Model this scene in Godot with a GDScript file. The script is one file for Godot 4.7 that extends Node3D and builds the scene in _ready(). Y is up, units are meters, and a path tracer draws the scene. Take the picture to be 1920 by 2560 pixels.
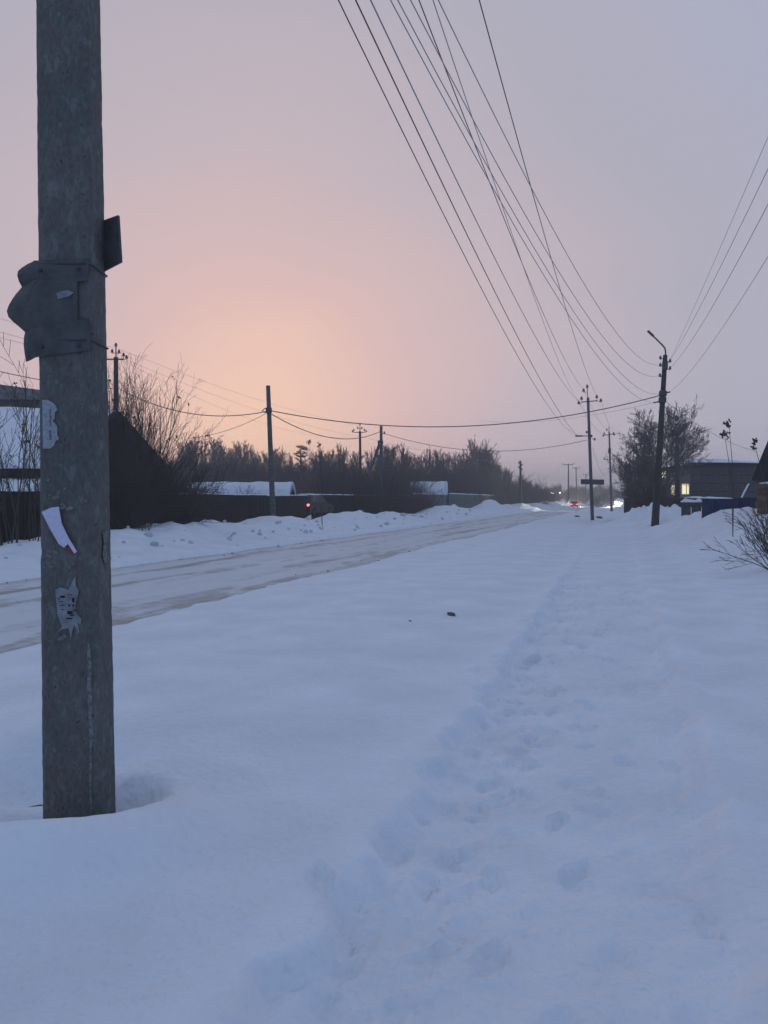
extends Node3D
# A snowy village street before sunrise. World axes: -Z runs along the street, X to the right, metres.

# ---------------------------------------------------------------- geometry collector
class Geo:
	var v := PackedVector3Array()
	var n := PackedVector3Array()
	var uv := PackedVector2Array()
	var use_uv := false

	func tri(a: Vector3, b: Vector3, c: Vector3, out: Vector3) -> void:
		var k := (b - a).cross(c - a)
		if k.length_squared() < 1e-16:
			return
		k = k.normalized()
		if k.dot(out) < 0.0:
			v.append(a); v.append(b); v.append(c)
			k = -k
		else:
			v.append(a); v.append(c); v.append(b)
		n.append(k); n.append(k); n.append(k)

	func face(p: Array, centre: Vector3) -> void:
		var m := Vector3.ZERO
		for q in p:
			m += q
		m /= p.size()
		for k in range(1, p.size() - 1):
			tri(p[0], p[k], p[k + 1], m - centre)

	func box(c: Vector3, s: Vector3, b: Basis = Basis(), bev: float = 0.0) -> void:
		var h := s * 0.5
		if bev <= 0.0:
			for ax in 3:
				for sg in [-1.0, 1.0]:
					var q := []
					for k in [[-1, -1], [1, -1], [1, 1], [-1, 1]]:
						var p := Vector3.ZERO
						p[ax] = h[ax] * sg
						p[(ax + 1) % 3] = h[(ax + 1) % 3] * k[0]
						p[(ax + 2) % 3] = h[(ax + 2) % 3] * k[1]
						q.append(c + b * p)
					face(q, c)
			return
		var i := h - Vector3.ONE * bev
		for ax in 3:
			var a1 := (ax + 1) % 3
			var a2 := (ax + 2) % 3
			for sg in [-1.0, 1.0]:
				var q := []
				for k in [[-1, -1], [1, -1], [1, 1], [-1, 1]]:
					var p := Vector3.ZERO
					p[ax] = h[ax] * sg; p[a1] = i[a1] * k[0]; p[a2] = i[a2] * k[1]
					q.append(c + b * p)
				face(q, c)
			for s1 in [-1.0, 1.0]:
				for s2 in [-1.0, 1.0]:
					var q := []
					for k in [[-1, 0], [1, 0], [1, 1], [-1, 1]]:
						var p := Vector3.ZERO
						p[ax] = i[ax] * k[0]
						p[a1] = (h[a1] if k[1] == 0 else i[a1]) * s1
						p[a2] = (i[a2] if k[1] == 0 else h[a2]) * s2
						q.append(c + b * p)
					face(q, c)
		for sx in [-1.0, 1.0]:
			for sy in [-1.0, 1.0]:
				for sz in [-1.0, 1.0]:
					face([c + b * Vector3(h.x * sx, i.y * sy, i.z * sz), c + b * Vector3(i.x * sx, h.y * sy, i.z * sz), c + b * Vector3(i.x * sx, i.y * sy, h.z * sz)], c)

	func bar(a: Vector3, b: Vector3, w: float, d: float, bev: float = 0.0) -> void:   # a squared bar from a to b
		var y := (b - a).normalized()
		var x := y.cross(Vector3.BACK if absf(y.z) < 0.9 else Vector3.UP).normalized()
		box((a + b) * 0.5, Vector3(w, a.distance_to(b), d), Basis(x, y, x.cross(y)), bev)

	func tube(p: PackedVector3Array, r: PackedFloat32Array, sides: int = 6, caps: bool = true) -> void:
		var m := p.size()
		var ring := []
		var ref := Vector3.UP
		var d0 := (p[m - 1] - p[0]).normalized()
		if absf(d0.y) > 0.8:
			ref = Vector3.RIGHT
		for k in m:
			var d := (p[mini(k + 1, m - 1)] - p[maxi(k - 1, 0)]).normalized()
			var x := d.cross(ref).normalized()
			var y := x.cross(d)
			var o := PackedVector3Array()
			for j in sides:
				var a := TAU * j / sides
				o.append(x * cos(a) + y * sin(a))
			ring.append(o)
		for k in m - 1:
			var o: PackedVector3Array = ring[k]
			var q: PackedVector3Array = ring[k + 1]
			for j in sides:
				var l := (j + 1) % sides
				var a := p[k] + o[j] * r[k]
				var b := p[k] + o[l] * r[k]
				var c := p[k + 1] + q[l] * r[k + 1]
				var e := p[k + 1] + q[j] * r[k + 1]
				v.append(a); v.append(b); v.append(c); v.append(a); v.append(c); v.append(e)
				n.append(o[j]); n.append(o[l]); n.append(q[l]); n.append(o[j]); n.append(q[l]); n.append(q[j])
		if caps:
			for k in [0, m - 1]:
				var o: PackedVector3Array = ring[k]
				var d := (p[0] - p[1]) if k == 0 else (p[m - 1] - p[m - 2])
				for j in sides:
					tri(p[k], p[k] + o[j] * r[k], p[k] + o[(j + 1) % sides] * r[k], d)

	func lathe(base: Vector3, prof: Array, sides: int = 12, b: Basis = Basis()) -> void:   # prof: [radius, height] pairs round b's y axis
		var p := PackedVector3Array()
		var r := PackedFloat32Array()
		for q in prof:
			p.append(base + b.y * q[1])
			r.append(q[0])
		for k in prof.size() - 1:
			var d := Vector2(r[k + 1] - r[k], prof[k + 1][1] - prof[k][1]).normalized()
			for j in sides:
				var c0 := b.x * cos(TAU * j / sides) + b.z * sin(TAU * j / sides)
				var c1 := b.x * cos(TAU * (j + 1) / sides) + b.z * sin(TAU * (j + 1) / sides)
				var q := [p[k] + c0 * r[k], p[k] + c1 * r[k], p[k + 1] + c1 * r[k + 1], p[k + 1] + c0 * r[k + 1]]
				var n0 := c0 * d.y - b.y * d.x
				var n1 := c1 * d.y - b.y * d.x
				for t in [[0, 1, 2], [0, 2, 3]]:
					for w in t:
						v.append(q[w])
						n.append(n0 if w == 0 or w == 3 else n1)

	func prism(poly: PackedVector2Array, depth: float, t: Transform3D = Transform3D(), bulge = null) -> void:   # outline in xy, thickness along z, centred
		var idx := Geometry2D.triangulate_polygon(poly)
		for sg in [-0.5, 0.5]:
			for k in range(0, idx.size(), 3):
				var q := []
				for w in 3:
					var a := poly[idx[k + w]]
					var z = depth * sg
					if bulge != null:
						z += bulge.call(a)
					q.append(t * Vector3(a.x, a.y, z))
				tri(q[0], q[1], q[2], t.basis.z * sg)
		var turn := 1.0 if Geometry2D.is_polygon_clockwise(poly) else -1.0
		for k in poly.size():
			var a := poly[k]
			var b := poly[(k + 1) % poly.size()]
			var za := 0.0
			var zb := 0.0
			if bulge != null:
				za = bulge.call(a)
				zb = bulge.call(b)
			var o := t.basis * Vector3(-(b - a).y, (b - a).x, 0) * turn
			var q := [t * Vector3(a.x, a.y, za - depth / 2), t * Vector3(b.x, b.y, zb - depth / 2), t * Vector3(b.x, b.y, zb + depth / 2), t * Vector3(a.x, a.y, za + depth / 2)]
			tri(q[0], q[1], q[2], o)
			tri(q[0], q[2], q[3], o)

	func mesh() -> ArrayMesh:
		var a := []
		a.resize(Mesh.ARRAY_MAX)
		a[Mesh.ARRAY_VERTEX] = v
		a[Mesh.ARRAY_NORMAL] = n
		if use_uv:
			a[Mesh.ARRAY_TEX_UV] = uv
		var m := ArrayMesh.new()
		m.add_surface_from_arrays(Mesh.PRIMITIVE_TRIANGLES, a)
		return m

# ---------------------------------------------------------------- naming and tagging
var M := {}
var taken := {}
var rng := RandomNumberGenerator.new()

func numbered(called: String) -> String:
	if not taken.has(called):
		taken[called] = 0
		return called
	taken[called] += 1
	return "%s_%03d" % [called, taken[called]]

func tag(o: Node, label: String, category: String, group := "", kind := "") -> void:
	if label: o.set_meta("label", label)
	if category: o.set_meta("category", category)
	if group: o.set_meta("group", group)
	if kind: o.set_meta("kind", kind)

func thing(called: String, label: String, category: String, at: Vector3, turn := 0.0, group := "") -> Node3D:
	var o := Node3D.new()
	o.name = numbered(called)
	add_child(o, true)
	o.position = at
	o.rotation.y = turn
	tag(o, label, category, group)
	return o

func part(called: String, g, m: Material, parent: Node = null) -> MeshInstance3D:
	var o := MeshInstance3D.new()
	o.mesh = g.mesh() if g is Geo else g
	o.material_override = m
	o.name = called if parent else numbered(called)
	(parent if parent else self).add_child(o, true)
	return o

func single(called: String, label: String, category: String, g, m: Material, group := "", kind := "") -> MeshInstance3D:
	var o := part(called, g, m)
	tag(o, label, category, group, kind)
	return o

func copy(o: Node3D, at: Vector3, turn: float, size: Vector3, label := "", group := "") -> Node3D:
	var c: Node3D = o.duplicate()
	c.name = numbered(String(o.name).trim_suffix("_001"))
	add_child(c, true)
	c.position = at
	c.rotation = Vector3(0, turn, 0)
	c.scale = size
	if label: c.set_meta("label", label)
	if group: c.set_meta("group", group)
	return c

# ---------------------------------------------------------------- materials
func noise(seed_: int, freq: float, oct := 4, kind := FastNoiseLite.TYPE_SIMPLEX_SMOOTH) -> FastNoiseLite:
	var f := FastNoiseLite.new()
	f.seed = seed_
	f.frequency = freq
	f.noise_type = kind
	f.fractal_octaves = oct
	return f

func lin(c: Color) -> Color:
	return c.linear_to_srgb()

func mottle(seed_: int, freq: float, lo: float, hi: float, size := 256, oct := 5) -> ImageTexture:   # a tileable patchwork of tones, sRGB grey lo..hi
	var im := noise(seed_, freq, oct).get_seamless_image(size, size)
	im.convert(Image.FORMAT_RGB8)
	var d := im.get_data()
	for k in d.size():
		d[k] = int(255.0 * lerpf(lo, hi, d[k] / 255.0))
	return ImageTexture.create_from_image(Image.create_from_data(size, size, false, Image.FORMAT_RGB8, d))

func bumps(seed_: int, freq: float, strength: float, size := 256, oct := 5) -> ImageTexture:
	var im := noise(seed_, freq, oct).get_seamless_image(size, size)
	im.bump_map_to_normal_map(strength)
	return ImageTexture.create_from_image(im)

func mat(c: Color, rough := 0.9, tex: Texture2D = null, scale_ := 1.0, nor: Texture2D = null, nscale := 1.0, metal := 0.0) -> StandardMaterial3D:
	var m := StandardMaterial3D.new()
	m.albedo_color = lin(c)
	m.roughness = rough
	m.metallic = metal
	m.metallic_specular = 0.3
	if tex or nor:
		m.uv1_triplanar = true
		m.uv1_world_triplanar = true
		m.uv1_scale = Vector3.ONE * scale_
	if tex:
		m.albedo_texture = tex
	if nor:
		m.normal_enabled = true
		m.normal_texture = nor
		m.normal_scale = nscale
	return m

func glow(c: Color, e: float) -> StandardMaterial3D:
	var m := mat(Color(0.6, 0.6, 0.6), 0.4)
	m.emission_enabled = true
	m.emission = lin(c)
	m.emission_energy_multiplier = e
	return m

# ---------------------------------------------------------------- the lie of the land
const ROAD_R := -6.45
const ROAD_L := -12.45
const POLE := Vector2(-2.62, -3.37)
var nz_a := FastNoiseLite.new()
var nz_b := FastNoiseLite.new()
var nz_c := FastNoiseLite.new()
# ploughed heaps: x, z, height, reach
var heaps := [
	[-0.1, -131.0, 1.5, 1.7],
	[1.1, -49.6, 0.85, 1.5], [2.5, -50.0, 0.5, 1.5], [3.6, -48.2, 0.25, 2.0], [-0.6, -56.0, 0.25, 1.8],
	[-15.4, -98.0, 1.15, 1.9], [-15.6, -73.5, 0.75, 2.4], [-15.2, -80.0, 0.35, 2.0], [-15.5, -112.0, 0.5, 3.0], [-15.2, -128.0, 0.6, 3.5],
	[-15.2, -150.0, 0.7, 4.5], [-15.0, -175.0, 0.9, 6.0], [-15.0, -205.0, 0.9, 6.0],
	[-15.8, -25.5, 0.3, 1.3], [-15.9, -28.5, 0.3, 1.4], [-16.4, -36.0, 0.28, 1.5], [-16.0, -46.5, 0.4, 1.8], [-15.4, -33.0, 0.15, 1.2], [-15.2, -54.0, 0.25, 1.7], [-15.8, -22.0, 0.2, 1.2], [-15.5, -19.0, 0.15, 1.0],
	[4.6, -35.2, 0.22, 1.5], [5.6, -32.4, 0.25, 1.6], [3.2, -41.0, 0.34, 1.7], [2.5, -45.0, 0.3, 1.1], [3.4, -37.0, 0.34, 2.4], [2.9, -46.5, 0.35, 2.0], [4.4, -29.0, 0.22, 1.8], [3.6, -24.0, 0.15, 2.0],
]

func land(x: float, z: float) -> float:
	var s := -z
	var wob := nz_b.get_noise_2d(z * 0.9, 31.0) * 0.22 + nz_c.get_noise_2d(z * 2.0, 7.0) * 0.1
	var y := nz_a.get_noise_2d(x, z) * 0.07
	# trodden path
	var e := nz_c.get_noise_2d(x * 0.5, z * 1.5) * 0.16
	var inside := smoothstep(-1.14, -1.04, x + e) * (1.0 - smoothstep(0.36, 0.52, x + e))
	y -= 0.075 * inside * (1.0 - smoothstep(14.0, 34.0, s))
	y -= 0.02 * smoothstep(-0.5, -0.85, x) * inside * (1.0 - smoothstep(10.0, 22.0, s))
	y += 0.04 * exp(-pow((x + e - 0.58) / 0.1, 2.0)) * (1.0 - smoothstep(8.0, 18.0, s))
	if s < 22.0:
		var lumps := nz_c.get_noise_2d(x * 3.2, z * 2.6) * 0.03 + nz_c.get_noise_2d(x * 8.0 + 40.0, z * 7.0) * 0.013
		var churn := absf(nz_b.get_noise_2d(x * 7.0 + 11.0, z * 5.0)) * 0.05
		y += inside * (lumps - churn) * (1.0 - smoothstep(9.0, 22.0, s)) * (0.65 + 0.5 * smoothstep(-0.3, -0.9, x))
	if s < 9.0 and x < -1.3:
		y += nz_c.get_noise_2d(x * 4.0, z * 4.0) * 0.006
	# verge between path and road
	y += 0.07 * smoothstep(-1.2, -2.6, x) * (1.0 - smoothstep(-5.0, -6.4, x))
	# carriageway
	var cut := smoothstep(ROAD_R + 0.28, ROAD_R - 0.12, x + wob) * smoothstep(ROAD_L - 0.3, ROAD_L + 0.15, x + wob * 0.8)
	y -= 0.27 * cut
	# far verge, thrown up by the plough
	var far := smoothstep(ROAD_L - 0.1, ROAD_L - 2.9, x + wob)
	y += far * (0.4 + nz_b.get_noise_2d(x * 1.2, z * 0.8) * 0.22 + nz_c.get_noise_2d(x * 1.6, z * 1.6) * 0.09)
	y -= 0.25 * smoothstep(-17.0, -19.5, x)
	# right-hand bank in front of the gardens
	y += 0.82 * smoothstep(1.6, 5.2, x + nz_b.get_noise_2d(x, z) * 0.5) * smoothstep(7.0, 30.0, s) * (1.0 + nz_b.get_noise_2d(x * 0.7, z * 0.7) * 0.25)
	y += 0.3 * smoothstep(60.0, 110.0, s) * smoothstep(-6.0, -2.0, x)
	y += nz_b.get_noise_2d(x * 0.6 + 90.0, z * 0.6) * 0.06 * smoothstep(8.0, 30.0, s)
	for h in heaps:
		var dx: float = x - h[0]
		var dz: float = (z - h[1]) * (0.75 if h[0] < -10.0 else 0.6)
		var q: float = (dx * dx + dz * dz) / (h[3] * h[3])
		if q < 6.0:
			y += h[2] * exp(-q) * (1.0 + nz_c.get_noise_2d(x * 1.2, z * 1.2) * 0.35)
	# wind-scoured hollow round the near post
	var px := x - POLE.x
	var pz := z - POLE.y
	var d2 := sqrt(pz * pz * 1.1 + px * px * (1.5 if px > 0.0 else 0.4))
	d2 += nz_b.get_noise_2d(x * 2.0, z * 2.0) * 0.05
	y -= 0.36 * (1.0 - smoothstep(0.2, 0.56, d2))
	y += (0.10 + 0.08 * smoothstep(-0.35, 0.3, px) - 0.08 * smoothstep(0.3, 0.7, px)) * lerpf(0.4, 1.0, smoothstep(-0.3, 0.3, pz)) * smoothstep(-0.45, 0.1, pz + 0.15 * px) * exp(-pow((d2 - 0.74) / 0.24, 2.0))
	var hx := x + 3.4
	var hz := z + 3.85
	y -= 0.32 * exp(-(hx * hx * 4.0 + hz * hz * 9.0))
	if d2 < 1.2:
		y += nz_c.get_noise_2d(x * 6.0, z * 6.0) * 0.022 * (1.0 - smoothstep(0.3, 0.7, d2))
	return y

func on(p: Vector2, up := 0.0) -> Vector3:
	return Vector3(p.x, land(p.x, p.y) + up, p.y)

func steps(from: float, to: float, fine: float, grow: float, cap: float, cap_until: float, most: float) -> PackedFloat64Array:
	var a := PackedFloat64Array()
	var d := 0.0
	var span := absf(to - from)
	while d < span:
		a.append(from + signf(to - from) * d)
		var st := minf(fine + grow * d, cap if d < cap_until else minf(cap + 0.07 * (d - cap_until), most))
		d += st
	a.append(to)
	return a

func make_ground() -> void:
	var xs := PackedFloat64Array()
	var lft := steps(-3.6, -330.0, 0.035, 0.045, 0.15, 15.0, 20.0)
	for k in range(lft.size() - 1, 0, -1):
		xs.append(lft[k])
	var q := -3.6
	while q < 1.4:
		xs.append(q)
		q += 0.024 if q > -1.35 and q < 0.75 else 0.04
	xs.append_array(steps(1.4, 330.0, 0.035, 0.045, 0.22, 6.0, 20.0))
	var zs := PackedFloat64Array()
	var back := steps(-1.6, 26.0, 0.06, 0.2, 3.0, 20.0, 3.0)
	for k in range(back.size() - 1, 0, -1):
		zs.append(back[k])
	q = -1.6
	while q > -8.0:
		zs.append(q)
		q -= 0.03 if q > -5.5 else 0.04
	zs.append_array(steps(-8.0, -470.0, 0.04, 0.014, 0.42, 62.0, 14.0))
	var nx := xs.size()
	var nzz := zs.size()
	var ys := PackedFloat32Array()
	ys.resize(nx * nzz)
	for j in nzz:
		for i in nx:
			ys[j * nx + i] = land(xs[i], zs[j])
	# boot prints: x, z, heading, depth, length
	rng.seed = 11
	var prints := []
	# x, spread, strength, shortest and longest step
	for row in [[-0.95, 0.12, 0.6, 0.18, 0.46], [-0.72, 0.2, 0.65, 0.14, 0.36], [-0.4, 0.26, 0.6, 0.12, 0.34], [0.0, 0.28, 0.5, 0.14, 0.4]]:
		var z := -1.7 - rng.randf() * 0.4
		while z > -16.0:
			var len_ := rng.randf_range(0.07, 0.14)
			prints.append([row[0] + rng.randfn(0, row[1]), z, rng.randfn(0, 0.35), row[2] * rng.randf_range(0.024, 0.06), len_, rng.randf_range(0.04, 0.062)])
			if rng.randf() < 0.5:      # the heel, dug in deeper
				prints.append([prints[-1][0] + rng.randfn(0, 0.01), z + len_ * 0.9, 0.0, row[2] * rng.randf_range(0.016, 0.036), 0.045, 0.035])
			z -= rng.randf_range(row[3], row[4])
	for p in prints:
		var ca := cos(p[2])
		var sa := sin(p[2])
		for j in nzz:
			var dz: float = zs[j] - p[1]
			if absf(dz) > 0.36:
				continue
			for i in nx:
				var dx: float = xs[i] - p[0]
				if dx < -0.36:
					continue
				if dx > 0.36:
					break
				dx += nz_c.get_noise_2d(xs[i] * 9.0, zs[j] * 9.0) * 0.03
				var a: float = (dx * ca + dz * sa) / p[5]
				var b: float = (-dx * sa + dz * ca) / p[4]
				var r := sqrt(a * a + b * b)
				var h: float = -p[3] * (1.0 - smoothstep(0.66, 1.15, r)) + p[3] * 0.3 * exp(-pow((r - 1.35) / 0.25, 2.0))
				ys[j * nx + i] += h
	var v := PackedVector3Array()
	v.resize(nx * nzz)
	var n := PackedVector3Array()
	n.resize(nx * nzz)
	for j in nzz:
		for i in nx:
			var k := j * nx + i
			v[k] = Vector3(xs[i], ys[k], zs[j])
			var i0 := maxi(i - 1, 0)
			var i1 := mini(i + 1, nx - 1)
			var j0 := maxi(j - 1, 0)
			var j1 := mini(j + 1, nzz - 1)
			n[k] = Vector3(-(ys[j * nx + i1] - ys[j * nx + i0]) / (xs[i1] - xs[i0]), 1.0, -(ys[j1 * nx + i] - ys[j0 * nx + i]) / (zs[j1] - zs[j0])).normalized()
	var idx := PackedInt32Array()
	idx.resize((nx - 1) * (nzz - 1) * 6)
	var w := 0
	for j in nzz - 1:
		for i in nx - 1:
			var k := j * nx + i
			idx[w] = k; idx[w + 1] = k + nx + 1; idx[w + 2] = k + 1
			idx[w + 3] = k; idx[w + 4] = k + nx; idx[w + 5] = k + nx + 1
			w += 6
	var a := []
	a.resize(Mesh.ARRAY_MAX)
	a[Mesh.ARRAY_VERTEX] = v
	a[Mesh.ARRAY_NORMAL] = n
	a[Mesh.ARRAY_INDEX] = idx
	var m := ArrayMesh.new()
	m.add_surface_from_arrays(Mesh.PRIMITIVE_TRIANGLES, a)
	var o := part("snow_ground", m, M.snow)
	tag(o, "", "", "", "structure")

func make_road() -> void:
	# packed snow with grit worn through in long streaks and along both edges
	var w := 256
	var h := 1024
	var d := PackedByteArray()
	d.resize(w * h * 3)
	var n1 := noise(5, 0.02, 3)
	var n2 := noise(6, 0.05, 4)
	var n3 := noise(7, 0.12, 3)
	for j in h:
		var v := float(j) / h
		for i in w:
			var u := float(i) / w          # 0 at the far edge, 1 at the near edge
			# wrap along the road by walking round a circle
			var cx := cos(TAU * v) * 60.0
			var cz := sin(TAU * v) * 60.0
			var st := n1.get_noise_3d(u * 420.0, cx * 0.5, cz * 0.5)
			var fine := n2.get_noise_3d(u * 230.0, cx * 1.6, cz * 1.6)
			var grit := n3.get_noise_3d(u * 120.0, cx * 9.0, cz * 9.0)
			var wander := n2.get_noise_2d(cx * 0.7, cz * 0.7) * 0.04
			var edge_r := smoothstep(0.80, 0.93, u + wander)
			var edge_l := 1.0 - smoothstep(0.05, 0.15, u + wander)
			var tr := exp(-pow((u - 0.70 + wander) / 0.05, 2.0)) * 0.5 + exp(-pow((u - 0.44 + wander) / 0.05, 2.0)) * 0.4 + exp(-pow((u - 0.24 + wander) / 0.05, 2.0)) * 0.5
			var dirt := clampf(0.5 * edge_r + 0.42 * edge_l + tr * (0.45 + st) + smoothstep(0.12, 0.45, st + fine * 0.5) * 0.4 + fine * 0.22 + grit * 0.22, 0.0, 1.0)
			if grit > 0.34 and dirt > 0.25:
				dirt = minf(1.0, dirt + 0.35)
			var c := Color(0.63, 0.64, 0.655).lerp(Color(0.31, 0.295, 0.275), dirt).linear_to_srgb()
			var k := (j * w + i) * 3
			d[k] = int(c.r * 255.0); d[k + 1] = int(c.g * 255.0); d[k + 2] = int(c.b * 255.0)
	var tex := ImageTexture.create_from_image(Image.create_from_data(w, h, false, Image.FORMAT_RGB8, d))
	var rm := StandardMaterial3D.new()
	rm.albedo_texture = tex
	rm.roughness = 0.75
	rm.metallic_specular = 0.35
	var g := Geo.new()
	g.use_uv = true
	var x0 := ROAD_L - 0.3
	var x1 := ROAD_R + 0.3
	var zs := steps(14.0, -420.0, 0.35, 0.004, 0.5, 80.0, 8.0)
	var cols := 40
	for j in zs.size() - 1:
		for i in cols:
			var q := []
			for c in [[0, 0], [1, 0], [1, 1], [0, 1]]:
				var u := float(i + c[0]) / cols
				var z := zs[j + c[1]]
				var y := -0.16 + 0.022 * nz_c.get_noise_2d(u * 26.0, z * 0.16) + 0.018 * nz_b.get_noise_2d(u * 40.0, z * 0.5) + 0.02 * (1.0 - pow(2.0 * u - 1.0, 2.0))
				q.append([Vector3(lerpf(x0, x1, u), y, z), Vector2(u, -z / 46.0)])
			for t in [0, 1, 2, 0, 2, 3]:
				g.v.append(q[t][0])
				g.uv.append(q[t][1])
				g.n.append(Vector3.UP)
	var st := SurfaceTool.new()
	st.create_from(g.mesh(), 0)
	st.index()
	st.generate_normals()
	tag(part("road", st.commit(), rm), "", "", "", "structure")

# ---------------------------------------------------------------- bare wood
func limb(g: Geo, p: Vector3, d: Vector3, length: float, r: float, level: int, c: Dictionary, tips = null) -> void:
	var seg: int = [6, 4, 3, 2, 2][level]
	var pts := PackedVector3Array([p])
	var rad := PackedFloat32Array([r])
	var q := p
	var dir := d
	var rk: float = c.tip if level == c.levels else 0.35
	for k in seg:
		dir = (dir + Vector3(rng.randfn(), rng.randfn(), rng.randfn()) * c.crook + Vector3.UP * c.up).normalized()
		q += dir * length / seg
		pts.append(q)
		rad.append(maxf(lerpf(r, r * rk, float(k + 1) / seg), c.thin))
	g.tube(pts, rad, 5 if level == 0 else 3, false)
	if level == c.levels:
		if tips != null and rng.randf() < c.get("seed", 0.0):
			tips.append(q)
		return
	var kids: int = c.kids[level]
	for k in kids:
		var t := lerpf(c.start[level], 1.0, (k + rng.randf()) / kids)
		var at := t * seg
		var i := mini(int(at), seg - 1)
		var b := pts[i].lerp(pts[i + 1], at - i)
		var along := (pts[i + 1] - pts[i]).normalized()
		var side := along.cross(Vector3(rng.randfn(), rng.randfn(), rng.randfn())).normalized()
		var ang: float = c.angle[level] * rng.randf_range(0.7, 1.3)
		var nd := along * cos(ang) + side * sin(ang)
		limb(g, b, nd, length * c.ratio[level] * rng.randf_range(0.55, 1.15) * (1.15 - 0.5 * t * c.get("cone", 1.0)), maxf(lerpf(r, r * rk, t) * 0.55, c.thin), level + 1, c, tips)

func seed_head(g: Geo, p: Vector3, r: float) -> void:
	for k in 5:
		var q := p + Vector3(rng.randfn(), rng.randfn(), rng.randfn()) * r * 0.5
		g.lathe(q - Vector3(0, r * 0.4, 0), [[0.0, 0.0], [r * 0.45, r * 0.3], [r * 0.35, r * 0.7], [0.0, r * 0.9]], 5)

func tree_proto(called: String, sd: int, h: float, c: Dictionary, m: Material, label: String, category := "tree", group := "") -> Node3D:   # trunk and crown, h metres tall
	rng.seed = sd
	var o := thing(called, label, category, Vector3.ZERO, 0.0, group)
	var tg := Geo.new()
	var cg := Geo.new()
	var pts := PackedVector3Array()
	var rad := PackedFloat32Array()
	var q := Vector3(0, -0.3, 0)
	var dir := Vector3.UP
	var bole: float = h * c.get("bole", 0.9)
	for k in 9:
		pts.append(q)
		rad.append(lerpf(c.girth, c.girth * 0.12, k / 8.0))
		dir = (dir + Vector3(rng.randfn(), 0, rng.randfn()) * 0.05 * c.get("bend", 1.0)).normalized()
		q += dir * (bole + 0.3) / 8.0
	tg.tube(pts, rad, 7, false)
	var kids: int = c.first
	for k in kids:
		var t := lerpf(c.low, 0.99, (k + rng.randf()) / kids)
		var at := t * 8.0
		var i := mini(int(at), 7)
		var b := pts[i].lerp(pts[i + 1], at - i)
		var a := rng.randf() * TAU
		var ang: float = c.spread * rng.randf_range(0.75, 1.25)
		var d := Vector3(cos(a) * sin(ang), cos(ang), sin(a) * sin(ang))
		var reach: float = h * c.reach * (1.0 - c.get("taper", 0.7) * (t - c.low) / (1.0 - c.low)) * rng.randf_range(0.75, 1.2)
		limb(cg, b, d, reach, maxf(c.girth * 0.32 * (1.1 - t), c.thin), 0, c)
	part("trunk", tg, m, o)
	part("crown", cg, m, o)
	return o

func shrub_proto(called: String, sd: int, h: float, stems: int, lean: float, c: Dictionary, m: Material, label: String, group := "", aim := Vector3.ZERO) -> Node3D:   # many stems from one stool
	rng.seed = sd
	var o := thing(called, label, "shrub", Vector3.ZERO, 0.0, group)
	var g := Geo.new()
	var tips := []
	for k in stems:
		var a := rng.randf() * TAU
		var ang := absf(rng.randfn(0.0, lean))
		var d := (Vector3(cos(a) * sin(ang), cos(ang), sin(a) * sin(ang)) + aim).normalized()
		limb(g, Vector3(cos(a), 0, sin(a)) * rng.randf() * h * 0.12 - Vector3(0, 0.25, 0), d, h * rng.randf_range(0.6, 1.05), c.girth * rng.randf_range(0.6, 1.1), 0, c, tips)
	part("crown", g, m, o)
	if tips.size():
		for t in tips.slice(0, 24):
			var s := Geo.new()
			seed_head(s, t, rng.randf_range(0.05, 0.09))
			part("seed_head", s, m, o)
	return o

# ---------------------------------------------------------------- line hardware
func wire(label: String, a: Vector3, b: Vector3, sag: float, r: float, m: Material, category := "wire", group := "") -> void:
	var p := PackedVector3Array()
	var rr := PackedFloat32Array()
	var k := 28
	for i in k + 1:
		var t := float(i) / k
		p.append(a.lerp(b, t) - Vector3(0, 4.0 * sag * t * (1.0 - t), 0))
		rr.append(r)
	var g := Geo.new()
	g.tube(p, rr, 5)
	single("overhead_wire" if category == "wire" else "overhead_cable", label, category, g, m, group)

func insulator(parent: Node, p: Vector3, s := 1.0, toward := Vector3.ZERO) -> void:   # a porcelain bell on a hooked steel pin; toward = where the pin comes from
	var g := Geo.new()
	g.lathe(p - Vector3(0, 0.06 * s, 0), [[0.0, 0.0], [0.075, 0.0], [0.06, 0.05], [0.05, 0.06], [0.065, 0.08], [0.035, 0.11], [0.045, 0.14], [0.0, 0.16]].map(func(q): return [q[0] * s, q[1] * s]), 10)
	var o := part("insulator", g, M.porcelain, parent)
	if toward != Vector3.ZERO:
		var h := Geo.new()
		h.tube(PackedVector3Array([toward, Vector3(p.x, minf(toward.y, p.y - 0.1 * s), p.z), p]), PackedFloat32Array([0.016, 0.016, 0.016]), 5)
		part("pin", h, M.steel, o)

func round_pole(called: String, label: String, category: String, base: Vector3, top: Vector3, r0: float, r1: float, m: Material, group := "") -> Node3D:
	var o := thing(called, label, category, base, 0.0, group)
	var g := Geo.new()
	var p := PackedVector3Array()
	var r := PackedFloat32Array()
	var d := top - base
	for k in 9:
		var t := lerpf(-0.08, 1.0, k / 8.0)
		p.append(d * t)
		r.append(lerpf(r0, r1, t))
	g.tube(p, r, 12)
	part("shaft", g, m, o)
	return o

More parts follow.
